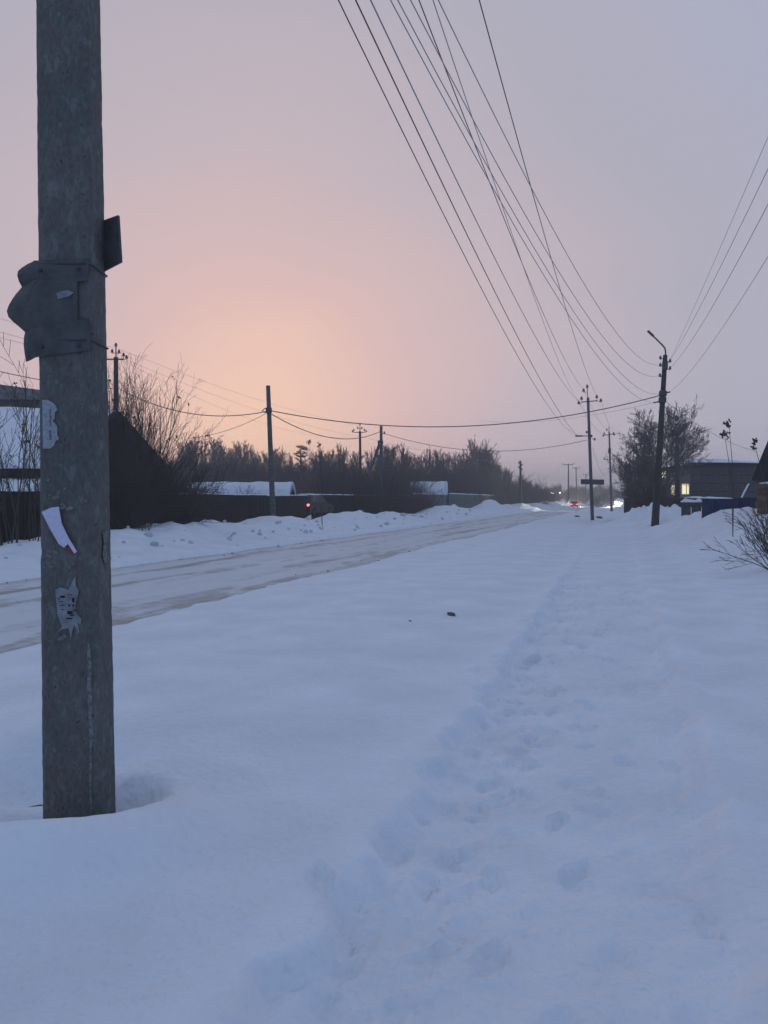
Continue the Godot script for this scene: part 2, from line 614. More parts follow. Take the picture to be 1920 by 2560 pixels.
func square_pole(called: String, label: String, base: Vector3, top: Vector3, w0: float, w1: float, m: Material, turn := 0.0) -> Node3D:   # tapered concrete post, chamfered
	var o := thing(called, label, "utility pole", base)
	var d := top - base
	var y := d.normalized()
	var x := Vector3(cos(turn), 0, -sin(turn))
	x = (x - y * x.dot(y)).normalized()
	var z := x.cross(y)
	var g := Geo.new()
	var sec := []
	for k in [-0.08, 1.0]:
		var w := lerpf(w0, w1, k) * 0.5
		var e := w * 0.72
		var ring := []
		for c in [[-e, w], [e, w], [w, e], [w, -e], [e, -w], [-e, -w], [-w, -e], [-w, e]]:
			ring.append(d * k + x * c[0] + z * c[1] * 0.85)
		sec.append(ring)
	for k in 8:
		g.face([sec[0][k], sec[0][(k + 1) % 8], sec[1][(k + 1) % 8], sec[1][k]], d * 0.5)
	g.face(sec[1], d * 0.5)
	part("shaft", g, m, o)
	return o

func bracket(parent: Node, a: Vector3, b: Vector3, w := 0.07, called := "crossarm") -> void:
	var g := Geo.new()
	g.bar(a, b, w, w)
	part(called, g, M.steel, parent)

func street_lamp_head(parent: Node, a: Vector3, b: Vector3, head: float) -> void:   # arm from a to b, the last `head` metres a flat lantern
	var arm := Geo.new()
	var d := (b - a).normalized()
	arm.tube(PackedVector3Array([a, b - d * head]), PackedFloat32Array([0.035, 0.035]), 8)
	part("lamp_arm", arm, M.steel, parent)
	var g := Geo.new()
	var y := d
	var x := y.cross(Vector3.UP).normalized()
	g.box(b - d * head * 0.5, Vector3(0.2, head, 0.11), Basis(x, y, x.cross(y)), 0.03)
	part("lamp_head", g, M.steel, parent)

# ---------------------------------------------------------------- buildings and fences
func corrugated(w: float, h: float, pitch: float, depth: float, t: Transform3D) -> Geo:
	var g := Geo.new()
	var k := int(w / pitch)
	var p := []
	for i in k + 1:
		var x := pitch * i
		for q in [[0.0, 0.0], [0.3, 0.0], [0.45, depth], [0.85, depth], [1.0, 0.0]]:
			if x + q[0] * pitch <= w + 0.001:
				p.append(Vector2(x + q[0] * pitch, q[1]))
	for i in p.size() - 1:
		var a: Vector2 = p[i]
		var b: Vector2 = p[i + 1]
		for side in [0.0, -0.004]:
			var f := [t * Vector3(a.x, 0, a.y + side), t * Vector3(b.x, 0, b.y + side), t * Vector3(b.x, h, b.y + side), t * Vector3(a.x, h, a.y + side)]
			g.tri(f[0], f[1], f[2], t.basis.z * (1.0 if side == 0.0 else -1.0))
			g.tri(f[0], f[2], f[3], t.basis.z * (1.0 if side == 0.0 else -1.0))
	return g

func snow_cap(length: float, w: float, h: float, sd: int, t: Transform3D) -> Geo:   # a soft ridge of snow lying along local x
	var g := Geo.new()
	var nn := noise(sd, 0.35, 3)
	var p := PackedVector3Array()
	var k := maxi(6, int(length / 0.35))
	var rings := []
	for i in k + 1:
		var x := length * i / k
		var hh := h * (0.75 + 0.6 * nn.get_noise_2d(x * 4.0, 0.0))
		var ww := w * (1.0 + 0.3 * nn.get_noise_2d(x * 4.0, 50.0))
		if i == 0 or i == k:
			hh *= 0.4
		var ring := []
		for a in 7:
			var u := PI * a / 6.0
			ring.append(t * Vector3(x, hh * sin(u), cos(u) * ww * 0.5))
		rings.append(ring)
	for i in k:
		for a in 6:
			g.face([rings[i][a], rings[i + 1][a], rings[i + 1][a + 1], rings[i][a + 1]], t * Vector3(length * (i + 0.5) / k, -0.2, 0))
		g.face([rings[i][0], rings[i + 1][0], rings[i + 1][6], rings[i][6]], t * Vector3(length * (i + 0.5) / k, 1.0, 0))
	return g

func fence(called: String, label: String, a: Vector2, b: Vector2, y0: float, h: float, panel: float, m: Material, snow_h: float, sd: int, pitch := 0.2) -> Node3D:
	var d := b - a
	var o := thing(called, label, "fence", Vector3(a.x, y0, a.y), atan2(-d.y, d.x))
	var length := d.length()
	var k := int(round(length / panel))
	var w := length / k
	rng.seed = sd
	for i in k:
		var dip := rng.randf_range(-0.03, 0.03)
		part("panel", corrugated(w - 0.03, h + dip, pitch, 0.035, Transform3D(Basis(), Vector3(i * w + 0.015, 0, 0))), m, o)
	for i in k + 1:
		var g := Geo.new()
		g.box(Vector3(i * w, h * 0.5 - 0.15, -0.055), Vector3(0.07, h + 0.2, 0.07))
		part("post", g, M.steel, o)
	if snow_h > 0.0:
		part("snow_cap", snow_cap(length, 0.16, snow_h, sd, Transform3D(Basis(), Vector3(0, h + 0.02, 0))), M.snow, o)
	return o

func window(parent: Node, c: Vector3, w: float, h: float, b: Basis, pane: Material) -> void:   # c on the wall face, b.z pointing out
	var f := Geo.new()
	for q in [[0.0, h * 0.5, w + 0.14, 0.07], [0.0, -h * 0.5, w + 0.14, 0.07], [-w * 0.5, 0.0, 0.07, h - 0.07], [w * 0.5, 0.0, 0.07, h - 0.07], [w * 0.12, 0.0, 0.05, h - 0.07]]:
		f.box(c + b * Vector3(q[0], q[1], 0.02), Vector3(q[2], q[3], 0.09), b)
	var o := part("window", f, M.frame_white, parent)
	var p := Geo.new()
	p.box(c + b * Vector3(0, 0, 0.01), Vector3(w - 0.05, h - 0.05, 0.02), b)
	part("pane", p, pane, o)

# ---------------------------------------------------------------- vehicles
func make_car(label: String, at: Vector3, turn: float, body_m: Material, tail: bool, beams: bool, roof_snow: bool) -> Node3D:   # front towards local -z
	var o := thing("car", label, "car", at, turn)
	var side := Transform3D(Basis(Vector3(0, 0, 1), Vector3(0, 1, 0), Vector3(-1, 0, 0)), Vector3.ZERO)   # outline x -> local z
	var body := Geo.new()
	body.prism(PackedVector2Array([Vector2(-2.1, 0.32), Vector2(-2.12, 0.62), Vector2(-2.0, 0.74), Vector2(-1.1, 0.9), Vector2(1.5, 0.95), Vector2(2.05, 0.9), Vector2(2.12, 0.7), Vector2(2.1, 0.34), Vector2(1.75, 0.24), Vector2(-1.8, 0.24)]), 1.7, side)
	part("body", body, body_m, o)
	var cab := Geo.new()
	var lo := [Vector3(-0.82, 0.93, -1.05), Vector3(0.82, 0.93, -1.05), Vector3(0.82, 0.95, 1.75), Vector3(-0.82, 0.95, 1.75)]
	var hi := [Vector3(-0.62, 1.44, -0.25), Vector3(0.62, 1.44, -0.25), Vector3(0.62, 1.43, 1.25), Vector3(-0.62, 1.43, 1.25)]
	for k in 4:
		cab.face([lo[k], lo[(k + 1) % 4], hi[(k + 1) % 4], hi[k]], Vector3(0, 1.1, 0.4))
	cab.face(hi, Vector3(0, 1.1, 0.4))
	part("cabin", cab, body_m, o)
	for k in 4:
		var g := Geo.new()
		var q := [lo[k], lo[(k + 1) % 4], hi[(k + 1) % 4], hi[k]]
		var mid: Vector3 = (q[0] + q[1] + q[2] + q[3]) / 4.0
		var nn: Vector3 = (q[1] - q[0]).cross(q[3] - q[0]).normalized()
		if nn.dot(mid - Vector3(0, 1.1, 0.4)) < 0.0:
			nn = -nn
		var f := []
		for w in q:
			f.append(mid + (w - mid) * 0.86 + nn * 0.008)
		g.face(f, Vector3(0, 1.1, 0.4))
		part("windscreen" if k == 0 else ("rear_window" if k == 2 else "side_window"), g, M.dark_glass, o)
	for sx in [-0.78, 0.78]:
		for sz in [-1.3, 1.3]:
			var b := Basis(Vector3(0, 0, 1), Vector3(1, 0, 0), Vector3(0, 1, 0))
			var g := Geo.new()
			g.lathe(Vector3(sx - 0.1, 0.31, sz), [[0.18, 0.0], [0.29, 0.0], [0.32, 0.04], [0.32, 0.16], [0.29, 0.2], [0.18, 0.2]], 16, b)
			var wh := part("wheel", g, M.rubber, o)
			var rim := Geo.new()
			rim.lathe(Vector3(sx - 0.09, 0.31, sz), [[0.0, 0.0], [0.19, 0.0], [0.19, 0.18], [0.0, 0.18]], 12, b)
			part("rim", rim, M.steel, wh)
	for sx in [-0.62, 0.62]:
		var g := Geo.new()
		g.box(Vector3(sx, 0.76, 2.085), Vector3(0.42, 0.16, 0.08), Basis(), 0.02)
		part("tail_light", g, M.tail_on if tail else M.tail_off, o)
		var q := Geo.new()
		q.box(Vector3(sx, 0.64, -2.1), Vector3(0.36, 0.15, 0.06), Basis(), 0.02)
		part("headlight", q, M.head_on if beams else M.dark_glass, o)
	for z in [-2.1, 2.1]:
		var bm := Geo.new()
		bm.box(Vector3(0, 0.42, z), Vector3(1.72, 0.2, 0.14), Basis(), 0.04)
		part("bumper", bm, M.rubber, o)
	var pl := Geo.new()
	pl.box(Vector3(0, 0.55, 2.12), Vector3(0.5, 0.11, 0.02))
	part("number_plate", pl, M.frame_white, o)
	if roof_snow:
		part("roof_snow", snow_cap(1.4, 1.15, 0.1, 3, Transform3D(Basis(Vector3(0, 0, 1), Vector3(0, 1, 0), Vector3(-1, 0, 0)), Vector3(0, 1.44, -0.2))), M.snow, o)
	return o

func lamp(at: Vector3, c: Color, e: float, size := 0.1) -> void:
	var l := OmniLight3D.new()
	l.name = numbered("lamp_glow")
	l.position = at
	l.light_color = c
	l.light_energy = e
	l.light_size = size
	l.omni_range = 60.0
	l.omni_attenuation = 2.0
	l.shadow_enabled = true
	add_child(l)

func beam(at: Vector3, to: Vector3, c: Color, e: float, ang: float) -> void:
	var l := SpotLight3D.new()
	l.name = numbered("headlight_beam")
	add_child(l)
	l.look_at_from_position(at, to, Vector3.UP)
	l.light_color = c
	l.light_energy = e
	l.light_size = 0.08
	l.spot_angle = ang
	l.spot_range = 80.0
	l.spot_attenuation = 2.0
	l.shadow_enabled = true

# ---------------------------------------------------------------- the near post
func near_pole() -> void:
	var base := Vector3(-2.62, 0.06, -3.37)
	var top := Vector3(-2.69, 4.14, -3.41)
	var d := (top - base)
	var full := d.normalized() * 8.75
	var o := thing("concrete_post", "big rough grey concrete utility post standing in a snow hollow, with torn paper scraps", "utility pole", base)
	# section axes: main face looks at the path, turned a little so its right-hand side shows
	var turn := deg_to_rad(15.0)
	o.basis = Basis(Vector3.UP.cross(Vector3(0, 0, 1)), Vector3.UP, Vector3(0, 0, 1)).rotated(Vector3.UP, turn)
	var up := (o.basis.inverse() * full)
	var nn := noise(41, 1.6, 5)
	var nf := noise(42, 9.0, 3)
	var nv := 220
	var prof := []            # half section outline, chamfered
	var ha := 0.148
	var hb := 0.118
	var ch := 0.028
	var corners := [Vector2(-ha + ch, hb), Vector2(ha - ch, hb), Vector2(ha, hb - ch), Vector2(ha, -hb + ch), Vector2(ha - ch, -hb), Vector2(-ha + ch, -hb), Vector2(-ha, -hb + ch), Vector2(-ha, hb - ch)]
	for k in 8:
		var a: Vector2 = corners[k]
		var b: Vector2 = corners[(k + 1) % 8]
		var m := 12 if a.distance_to(b) > 0.1 else 3
		for j in m:
			prof.append(a.lerp(b, float(j) / m))
	var np := prof.size()
	var v := PackedVector3Array()
	for j in nv + 1:
		var t := float(j) / nv
		t = -0.09 + 1.09 * (t * 0.62 if t < 0.85 else lerpf(0.527, 1.0, (t - 0.85) / 0.15))
		var s := lerpf(1.0, 0.74, t)
		for k in np:
			var q: Vector2 = prof[k] * s
			var p := Vector3(q.x, 0, q.y) + up * t
			var r := nn.get_noise_3dv(p * 2.0) * 0.0022 + nf.get_noise_3dv(p * 2.2) * 0.0022
			var pit := nf.get_noise_3dv(p * 3.7 + Vector3(9, 0, 0))
			if pit > 0.42:
				r -= 0.007 * (pit - 0.42) / 0.3
			p += Vector3(q.x / ha, 0, q.y / hb).normalized() * r
			v.append(p)
	var idx := PackedInt32Array()
	for j in nv:
		for k in np:
			var l := (k + 1) % np
			idx.append_array([j * np + k, j * np + l, (j + 1) * np + l, j * np + k, (j + 1) * np + l, (j + 1) * np + k])
	var a := []
	a.resize(Mesh.ARRAY_MAX)
	a[Mesh.ARRAY_VERTEX] = v
	a[Mesh.ARRAY_INDEX] = idx
	var am := ArrayMesh.new()
	am.add_surface_from_arrays(Mesh.PRIMITIVE_TRIANGLES, a)
	var st := SurfaceTool.new()
	st.create_from(am, 0)
	st.generate_normals()
	part("shaft", st.commit(), M.concrete_near, o)
	# crossarm and insulators above the frame
	var inv := o.transform.affine_inverse()
	var g := Geo.new()
	g.bar(inv * Vector3(-3.45, 8.42, -3.43), inv * Vector3(-1.8, 8.42, -3.43), 0.08, 0.08)
	part("crossarm", g, M.steel, o)
	for x in [-3.36, -2.95, -2.35, -1.87]:
		insulator(o, inv * Vector3(x, 8.58, -3.43), 1.0, inv * Vector3(x, 8.42, -3.43))
	# scraps stuck to the main face. u across the face, y = height above the post's origin
	var lean := Vector3(up.x, up.y, up.z).normalized()
	var put := func(called: String, poly: Array, m: Material, raise: float, thick: float, right_face: bool, curl) -> MeshInstance3D:
		var gg := Geo.new()
		var pp := PackedVector2Array()
		for q in poly:
			pp.append(Vector2(q[0], q[1]))
		var t := pp[0].y / full.length()
		var s := lerpf(1.0, 0.74, t)
		var tr: Transform3D
		if right_face:
			tr = Transform3D(Basis(Vector3(0, 0, -1), lean, Vector3(1, 0, 0)), Vector3(ha * s + raise, 0, -0.022))
		else:
			tr = Transform3D(Basis(Vector3(1, 0, 0), lean, Vector3(0, 0, 1)), Vector3(0.032, 0, hb * s + raise))
		gg.prism(pp, thick, tr, curl)
		return part(called, gg, m, o)
	var flat = null
	# torn notice with one line of small upright print
	var sheet: MeshInstance3D = put.call("torn_notice", [[-0.1420, 1.7930], [-0.1420, 2.0330], [-0.1162, 2.0340], [-0.0916, 2.0230], [-0.0726, 2.0030], [-0.0681, 1.9830], [-0.0793, 1.9730], [-0.0815, 1.9430], [-0.0916, 1.9280], [-0.0737, 1.9130], [-0.0681, 1.8930], [-0.0703, 1.8630], [-0.0602, 1.8430], [-0.0793, 1.8280], [-0.0882, 1.8060], [-0.1050, 1.7940]], M.paper, 0.006, 0.0012, false, flat)
	var marks := Geo.new()
	rng.seed = 3
	var yy := 1.835
	for word in [[9, 0.0], [12, 0.012]]:
		yy += word[1]
		for k in word[0]:
			var w := rng.randf_range(0.004, 0.0075)
			if k < 8 or word[0] > 9:
				for q in 2:
					marks.box(Vector3(-0.086 + rng.randf_range(-0.002, 0.002), yy + q * w * 0.5, hb * 0.945 + 0.0062), Vector3(0.011 * rng.randf_range(0.6, 1.0), 0.0018, 0.0006))
			yy += w + 0.0012
	var pr := part("print", marks, M.ink, sheet)
	pr.set_meta("kind", "stuff")
	tag(sheet, "torn pale notice with one line of small upright print", "")
	# lavender paper strip, its lower end split and peeling
	var strip: MeshInstance3D = put.call("paper_strip", [[-0.1460, 1.4819], [-0.0986, 1.5033], [-0.0607, 1.5070], [-0.0449, 1.4253], [-0.0133, 1.3562], [0.0246, 1.2871], [0.0104, 1.2770], [-0.0180, 1.3248], [-0.0386, 1.3059], [-0.0638, 1.3248], [-0.1049, 1.4002]], M.lavender_paper, 0.012, 0.0015, false, func(q): return 0.012 * sin((q.y - 1.27) * 11.0))
	tag(strip, "pale lavender paper strip slanting down with a split end", "")
	put.call("red_scrap", [[-0.0322, 1.3223], [-0.0164, 1.3311], [0.0088, 1.2871], [-0.0038, 1.2720], [-0.0259, 1.2871]], M.red_paper, 0.004, 0.001, false, flat)
	# remains of a printed sticker
	var stick: MeshInstance3D = put.call("sticker_remains", [[-0.0900, 0.8770], [-0.0576, 0.9160], [-0.0787, 0.9745], [-0.0858, 1.0525], [-0.0886, 1.0980], [-0.0618, 1.1110], [-0.0223, 1.0980], [-0.0012, 1.1435], [0.0115, 1.1630], [0.0143, 1.1175], [0.0284, 1.0980], [0.0172, 1.0460], [0.0087, 1.0135], [0.0200, 0.9745], [0.0425, 0.9550], [0.0341, 0.9251], [0.0200, 0.9381], [0.0284, 0.8900], [0.0200, 0.8861], [0.0031, 0.9290], [-0.0082, 0.8900], [-0.0139, 0.8640], [-0.0251, 0.9095], [-0.0618, 0.9030]], M.sticker, 0.006, 0.001, false, flat)
	var ink := Geo.new()
	for q in [[-0.0618, 1.0655, 0.024, 0.01], [-0.0082, 1.0499, 0.012, 0.022], [-0.0674, 1.0421, 0.02, 0.004], [-0.0646, 1.0239, 0.022, 0.004], [-0.0618, 1.0031, 0.016, 0.004], [-0.0280, 1.0226, 0.009, 0.011], [-0.0082, 1.0226, 0.009, 0.011], [-0.0251, 0.9875, 0.026, 0.016], [-0.0012, 0.9979, 0.012, 0.007], [-0.0280, 0.9589, 0.03, 0.007], [-0.0153, 0.9745, 0.02, 0.006], [-0.0787, 1.0551, 0.008, 0.006]]:
		ink.box(Vector3(q[0] + 0.032, q[1], hb * 0.974 + 0.0066), Vector3(q[2], q[3], 0.0006))
	var pr2 := part("print", ink, M.ink, stick)
	pr2.set_meta("kind", "stuff")
	var blush := Geo.new()
	blush.box(Vector3(0.0069, 1.0759, hb * 0.974 + 0.0067), Vector3(0.026, 0.006, 0.0006))
	part("red_print", blush, M.red_paper, stick)
	rng.seed = 21
	for q in [[-0.1357, 1.2630, 0.016], [-0.1150, 1.2556, 0.012], [-0.1403, 1.2082, 0.009], [-0.1115, 1.2112, 0.012], [-0.0862, 1.2822, 0.012], [0.0000, 1.2260, 0.01], [0.0115, 1.2630, 0.006], [-0.0690, 0.8560, 0.014], [-0.1150, 0.8412, 0.012], [-0.0460, 0.8708, 0.01], [-0.1035, 1.4110, 0.01], [-0.0460, 1.5072, 0.02], [-0.0172, 1.4998, 0.015], [-0.1150, 1.6404, 0.008], [-0.1012, 1.4480, 0.014], [-0.0805, 1.5516, 0.014], [-0.1127, 1.5664, 0.008], [-0.0345, 1.5960, 0.008], [0.0690, 1.5368, 0.01]]:
		var poly := []
		for k in 7:
			var an := TAU * k / 7.0
			var rr: float = q[2] * 1.5 * rng.randf_range(0.45, 1.15)
			poly.append([q[0] + cos(an) * rr, q[1] + sin(an) * rr * 0.7])
		put.call("paper_scrap", poly, M.old_paper, 0.006, 0.001, false, flat)
	# glue and lime run on the corner and the right-hand face
	put.call("lime_run", [[-0.06, 1.27], [-0.04, 1.33], [-0.06, 1.376], [-0.01, 1.383], [0.03, 1.376], [0.0, 1.33], [-0.012, 1.285], [0.045, 1.24], [0.02, 1.23], [-0.03, 1.218], [-0.05, 1.24]], M.old_paper, 0.006, 0.001, true, flat)
	put.call("lime_run", [[0.071, 0.02], [0.079, 0.02], [0.077, 0.12], [0.083, 0.23], [0.08, 0.3], [0.093, 0.38], [0.086, 0.46], [0.089, 0.55], [0.084, 0.64], [0.088, 0.72], [0.081, 0.82], [0.071, 0.84], [0.066, 0.76], [0.068, 0.70], [0.063, 0.62], [0.065, 0.55], [0.071, 0.47], [0.07, 0.40], [0.074, 0.3], [0.068, 0.18]], M.lime, 0.005, 0.0012, false, flat)
	put.call("lime_run", [[0.090, 0.42], [0.099, 0.36], [0.096, 0.30], [0.088, 0.39], [0.084, 0.50], [0.089, 0.51]], M.lime, 0.0055, 0.001, false, flat)

	# bent sheet of dark metal wrapped round the post, three overlapping folds
	var w := thing("bent_metal_sheet", "crumpled dark metal sheet wrapped round the concrete post, bulging out on its left", "metal sheet", base)
	w.basis = o.basis
	var fold := func(called: String, y0: float, y1: float, left: Array, right0: float, right1: float, out: float, slope: float) -> void:
		var gg := Geo.new()
		var rows := left.size()
		var cols := 14
		var grid := []
		for j in rows:
			var row := []
			for k in cols + 1:
				var t := float(k) / cols
				var fy := float(j) / (rows - 1)
				var x := lerpf(left[j], lerpf(right0, right1, fy), t)
				var y := lerpf(y0, y1, fy) + slope * (x + 0.13)
				var bul: float = out * sin(PI * fy) * (1.0 - smoothstep(0.3, 1.0, t)) + 0.006 * nn.get_noise_2d(x * 20.0, y * 14.0)
				var z := hb * 0.925 + 0.014 + bul
				var over := maxf(0.0, -ha * 0.93 - x)
				z -= over * 0.9 * (1.0 - 0.35 * sin(PI * fy))
				row.append(Vector3(x, 0, z) + lean * y)
			grid.append(row)
		for side in [0.0, -0.004]:
			for j in rows - 1:
				for k in cols:
					var f := [grid[j][k], grid[j][k + 1], grid[j + 1][k + 1], grid[j + 1][k]]
					for q in 4:
						f[q] += Vector3(0, 0, side)
					gg.tri(f[0], f[1], f[2], Vector3(0, 0, 1.0 if side == 0.0 else -1.0))
					gg.tri(f[0], f[2], f[3], Vector3(0, 0, 1.0 if side == 0.0 else -1.0))
		for j in rows - 1:
			gg.face([grid[j][0], grid[j + 1][0], grid[j + 1][0] - Vector3(0, 0, 0.004), grid[j][0] - Vector3(0, 0, 0.004)], grid[j][6])
		for k in cols:
			gg.face([grid[0][k], grid[0][k + 1], grid[0][k + 1] - Vector3(0, 0, 0.004), grid[0][k] - Vector3(0, 0, 0.004)], grid[2][k])
		part(called, gg, M.old_metal, w)
	fold.call("lower_fold", 2.245, 2.40, [-0.222, -0.214, -0.212, -0.218, -0.225], 0.14, 0.13, 0.012, 0.12)
	fold.call("middle_fold", 2.385, 2.63, [-0.22, -0.245, -0.275, -0.298, -0.30, -0.285, -0.268, -0.255, -0.248, -0.245], 0.075, 0.075, 0.055, 0.07)
	fold.call("upper_fold", 2.61, 2.72, [-0.243, -0.247, -0.25, -0.252, -0.25], 0.125, 0.14, 0.014, 0.03)
	for q in [[-0.1, 2.29, 0.03], [0.08, 2.3, 0.02], [-0.1, 2.665, 0.03], [0.085, 2.675, 0.02]]:
		var bo := Geo.new()
		bo.lathe(Vector3(q[0], q[1], hb * 0.925 + q[2]) + Vector3(lean.x, 0, lean.z) * q[1], [[0.011, 0.0], [0.011, 0.008], [0.006, 0.012], [0.0, 0.012]], 6, Basis(Vector3.RIGHT, Vector3.BACK, Vector3.DOWN))
		part("bolt", bo, M.steel, w)
	for yb in [2.325, 2.7]:
		var band := Geo.new()
		var ring := PackedVector3Array()
		var rr := PackedFloat32Array()
		for c in [[-0.82, 1.0], [0.82, 1.0], [1.0, 0.78], [1.0, -0.78], [0.82, -1.0], [-0.82, -1.0], [-1.0, -0.78], [-1.0, 0.78], [-0.82, 1.0]]:
			ring.append(Vector3(c[0] * (ha + 0.006), yb, c[1] * (hb + 0.006)) * Vector3(0.93, 1, 0.93) + Vector3(lean.x, 0, lean.z) * yb + Vector3(0, 0, 0.012 if c[1] > 0.9 else 0.0))
			rr.append(0.004)
		band.tube(ring, rr, 5)
		part("wire_tie", band, M.steel, w)
	var patch := Geo.new()
	patch.prism(PackedVector2Array([Vector2(-0.055, 2.475), Vector2(-0.01, 2.47), Vector2(0.04, 2.482), Vector2(0.062, 2.5), Vector2(0.035, 2.512), Vector2(0.0, 2.507), Vector2(-0.03, 2.492)]), 0.002, Transform3D(Basis(), Vector3(lean.x * 2.5, 0.055, hb * 0.925 + 0.03 + lean.z * 2.5)))
	part("torn_paper", patch, M.sticker, w)
	# small plate strapped behind the post, sticking out on the right
	var pg := Geo.new()
	pg.prism(PackedVector2Array([Vector2(0.0, 2.71), Vector2(0.205, 2.75), Vector2(0.185, 2.99), Vector2(0.0, 2.98)]), 0.012, Transform3D(Basis(Vector3.UP, deg_to_rad(-30.0)), Vector3(0.03, 0, -hb * 0.92 - 0.05)))
	var pl := thing("metal_plate", "flat dark plate sticking out behind the right edge of the concrete post", "plate", base)
	pl.basis = o.basis
	part("plate", pg, M.old_metal, pl)
	var sg := Geo.new()
	sg.tube(PackedVector3Array([Vector3(-0.02, 2.85, -hb * 0.92), Vector3(0.06, 2.85, -hb * 0.92 - 0.1)]), PackedFloat32Array([0.02, 0.02]), 6)
	part("bolt", sg, M.steel, pl)

# ---------------------------------------------------------------- scene
func _ready() -> void:
	# camera
	var cam := Camera3D.new()
	cam.name = "camera"
	cam.position = Vector3(0, 1.6, 0)
	cam.rotation = Vector3(deg_to_rad(-0.872), deg_to_rad(16.664), 0)
	cam.fov = 66.0
	cam.near = 0.05
	cam.far = 2500.0
	add_child(cam)
	# sky: a dawn glow low on the left that cools to lavender, then to grey-blue overhead and behind
	var w := 512
	var h := 256
	var im := Image.create_empty(w, h, false, Image.FORMAT_RGBF)
	var glow_dir := Vector3(-sin(deg_to_rad(25.5)), tan(deg_to_rad(2.6)), -cos(deg_to_rad(25.5))).normalized()
	var ramp := [[0.0, Color(1.04, 0.655, 0.455)], [5.5, Color(0.925, 0.6, 0.467)], [12.0, Color(0.74, 0.51, 0.485)], [20.0, Color(0.565, 0.47, 0.51)], [32.0, Color(0.44, 0.425, 0.505)], [60.0, Color(0.37, 0.425, 0.61)], [100.0, Color(0.275, 0.39, 0.62)], [180.0, Color(0.225, 0.332, 0.545)]]
	var veil := noise(77, 0.9, 4)
	for j in h:
		var up := PI * (j + 0.5) / h
		for i in w:
			var az := TAU * (i + 0.5) / w
			var d := Vector3(sin(az) * sin(up), cos(up), -cos(az) * sin(up))
			var e := d
			if d.y < 0.0:
				e = Vector3(d.x, 0, d.z).normalized()
			var a := rad_to_deg(acos(clampf(e.dot(glow_dir), -1, 1)))
			a += veil.get_noise_3dv(e * Vector3(1, 3, 1) * 1.5) * 3.0
			var c: Color = ramp[ramp.size() - 1][1]
			for k in ramp.size() - 1:
				if a < ramp[k + 1][0]:
					var t: float = clampf((a - ramp[k][0]) / (ramp[k + 1][0] - ramp[k][0]), 0, 1)
					c = (ramp[k][1] as Color).lerp(ramp[k + 1][1], t)
					break
			# brighter haze low down, all round the horizon
			var low := exp(-maxf(90.0 - rad_to_deg(up), 0.0) / 7.0)
			c = c * (1.0 + 0.32 * low)
			im.set_pixel(i, j, c)
	var sm := PanoramaSkyMaterial.new()
	sm.panorama = ImageTexture.create_from_image(im)
	var sky := Sky.new()
	sky.sky_material = sm
	var env := Environment.new()
	env.background_mode = Environment.BG_SKY
	env.sky = sky
	env.tonemap_mode = Environment.TONE_MAPPER_LINEAR
	env.tonemap_exposure = 1.03
	env.sdfgi_enabled = true
	env.ssao_enabled = true
	env.ssil_enabled = true
	env.fog_enabled = true
	env.fog_density = 0.0027
	env.fog_light_color = Color(1.0, 0.96, 0.94)
	var we := WorldEnvironment.new()
	we.name = "environment"
	we.environment = env
	add_child(we)
	# the sun is still under the tree line: only its broad, faint first light
	var sun := DirectionalLight3D.new()
	sun.name = "sun"
	add_child(sun)
	sun.look_at_from_position(glow_dir * 10.0, Vector3.ZERO, Vector3.UP)
	sun.light_color = Color(1.0, 0.8, 0.66)
	sun.light_energy = 0.05
	sun.light_angular_distance = 20.0
	sun.shadow_enabled = true

	# land noise
	nz_a = noise(1, 0.12, 3)
	nz_b = noise(2, 0.35, 4)
	nz_c = noise(3, 0.9, 3)
	# materials
	var grain := bumps(10, 0.03, 5.0, 256, 6)
	var tone := mottle(12, 0.012, 0.72, 1.0)
	var rough_tone := mottle(13, 0.02, 0.45, 1.0, 256, 6)
	M.snow = mat(Color(0.80, 0.82, 0.86), 0.85, mottle(14, 0.01, 0.93, 1.0), 0.35, bumps(15, 0.07, 4.0, 512, 6), 0.65)
	M.clod = mat(Color(0.78, 0.80, 0.84), 0.9, tone, 1.2, grain, 0.6)
	M.dirt = mat(Color(0.16, 0.14, 0.12), 0.95, tone, 3.0, grain, 0.8)
	M.concrete_near = concrete()
	M.concrete = mat(Color(0.2, 0.215, 0.225), 0.9, rough_tone, 0.8, grain, 0.4)
	M.old_wood = mat(Color(0.085, 0.08, 0.078), 0.9, rough_tone, 1.1, grain, 0.4)
	M.bark = mat(Color(0.07, 0.06, 0.053), 0.95)
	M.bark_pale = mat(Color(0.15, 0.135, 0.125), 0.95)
	M.needles = mat(Color(0.035, 0.045, 0.038), 0.9)
	M.steel = mat(Color(0.075, 0.08, 0.088), 0.6, tone, 2.0)
	M.porcelain = mat(Color(0.12, 0.11, 0.11), 0.35)
	M.wire = mat(Color(0.13, 0.13, 0.135), 0.8)
	M.frost_wire = mat(Color(0.36, 0.36, 0.37), 0.9)
	M.old_metal = mat(Color(0.12, 0.12, 0.124), 0.7, tone, 2.0, grain, 0.3)
	M.paper = mat(Color(0.42, 0.45, 0.5), 0.95, mottle(18, 0.03, 0.75, 1.0), 6.0)
	M.lavender_paper = mat(Color(0.66, 0.64, 0.82), 0.9, mottle(19, 0.03, 0.9, 1.0), 5.0)
	M.red_paper = mat(Color(0.26, 0.06, 0.08), 0.9)
	M.sticker = mat(Color(0.30, 0.325, 0.36), 0.9, tone, 5.0)
	M.old_paper = mat(Color(0.33, 0.325, 0.31), 0.95, rough_tone, 6.0)
	M.lime = mat(Color(0.36, 0.375, 0.37), 0.95, rough_tone, 6.0)
	M.ink = mat(Color(0.02, 0.022, 0.03), 0.9)
	M.brown_sheet = mat(Color(0.045, 0.033, 0.032), 0.8, tone, 0.5)
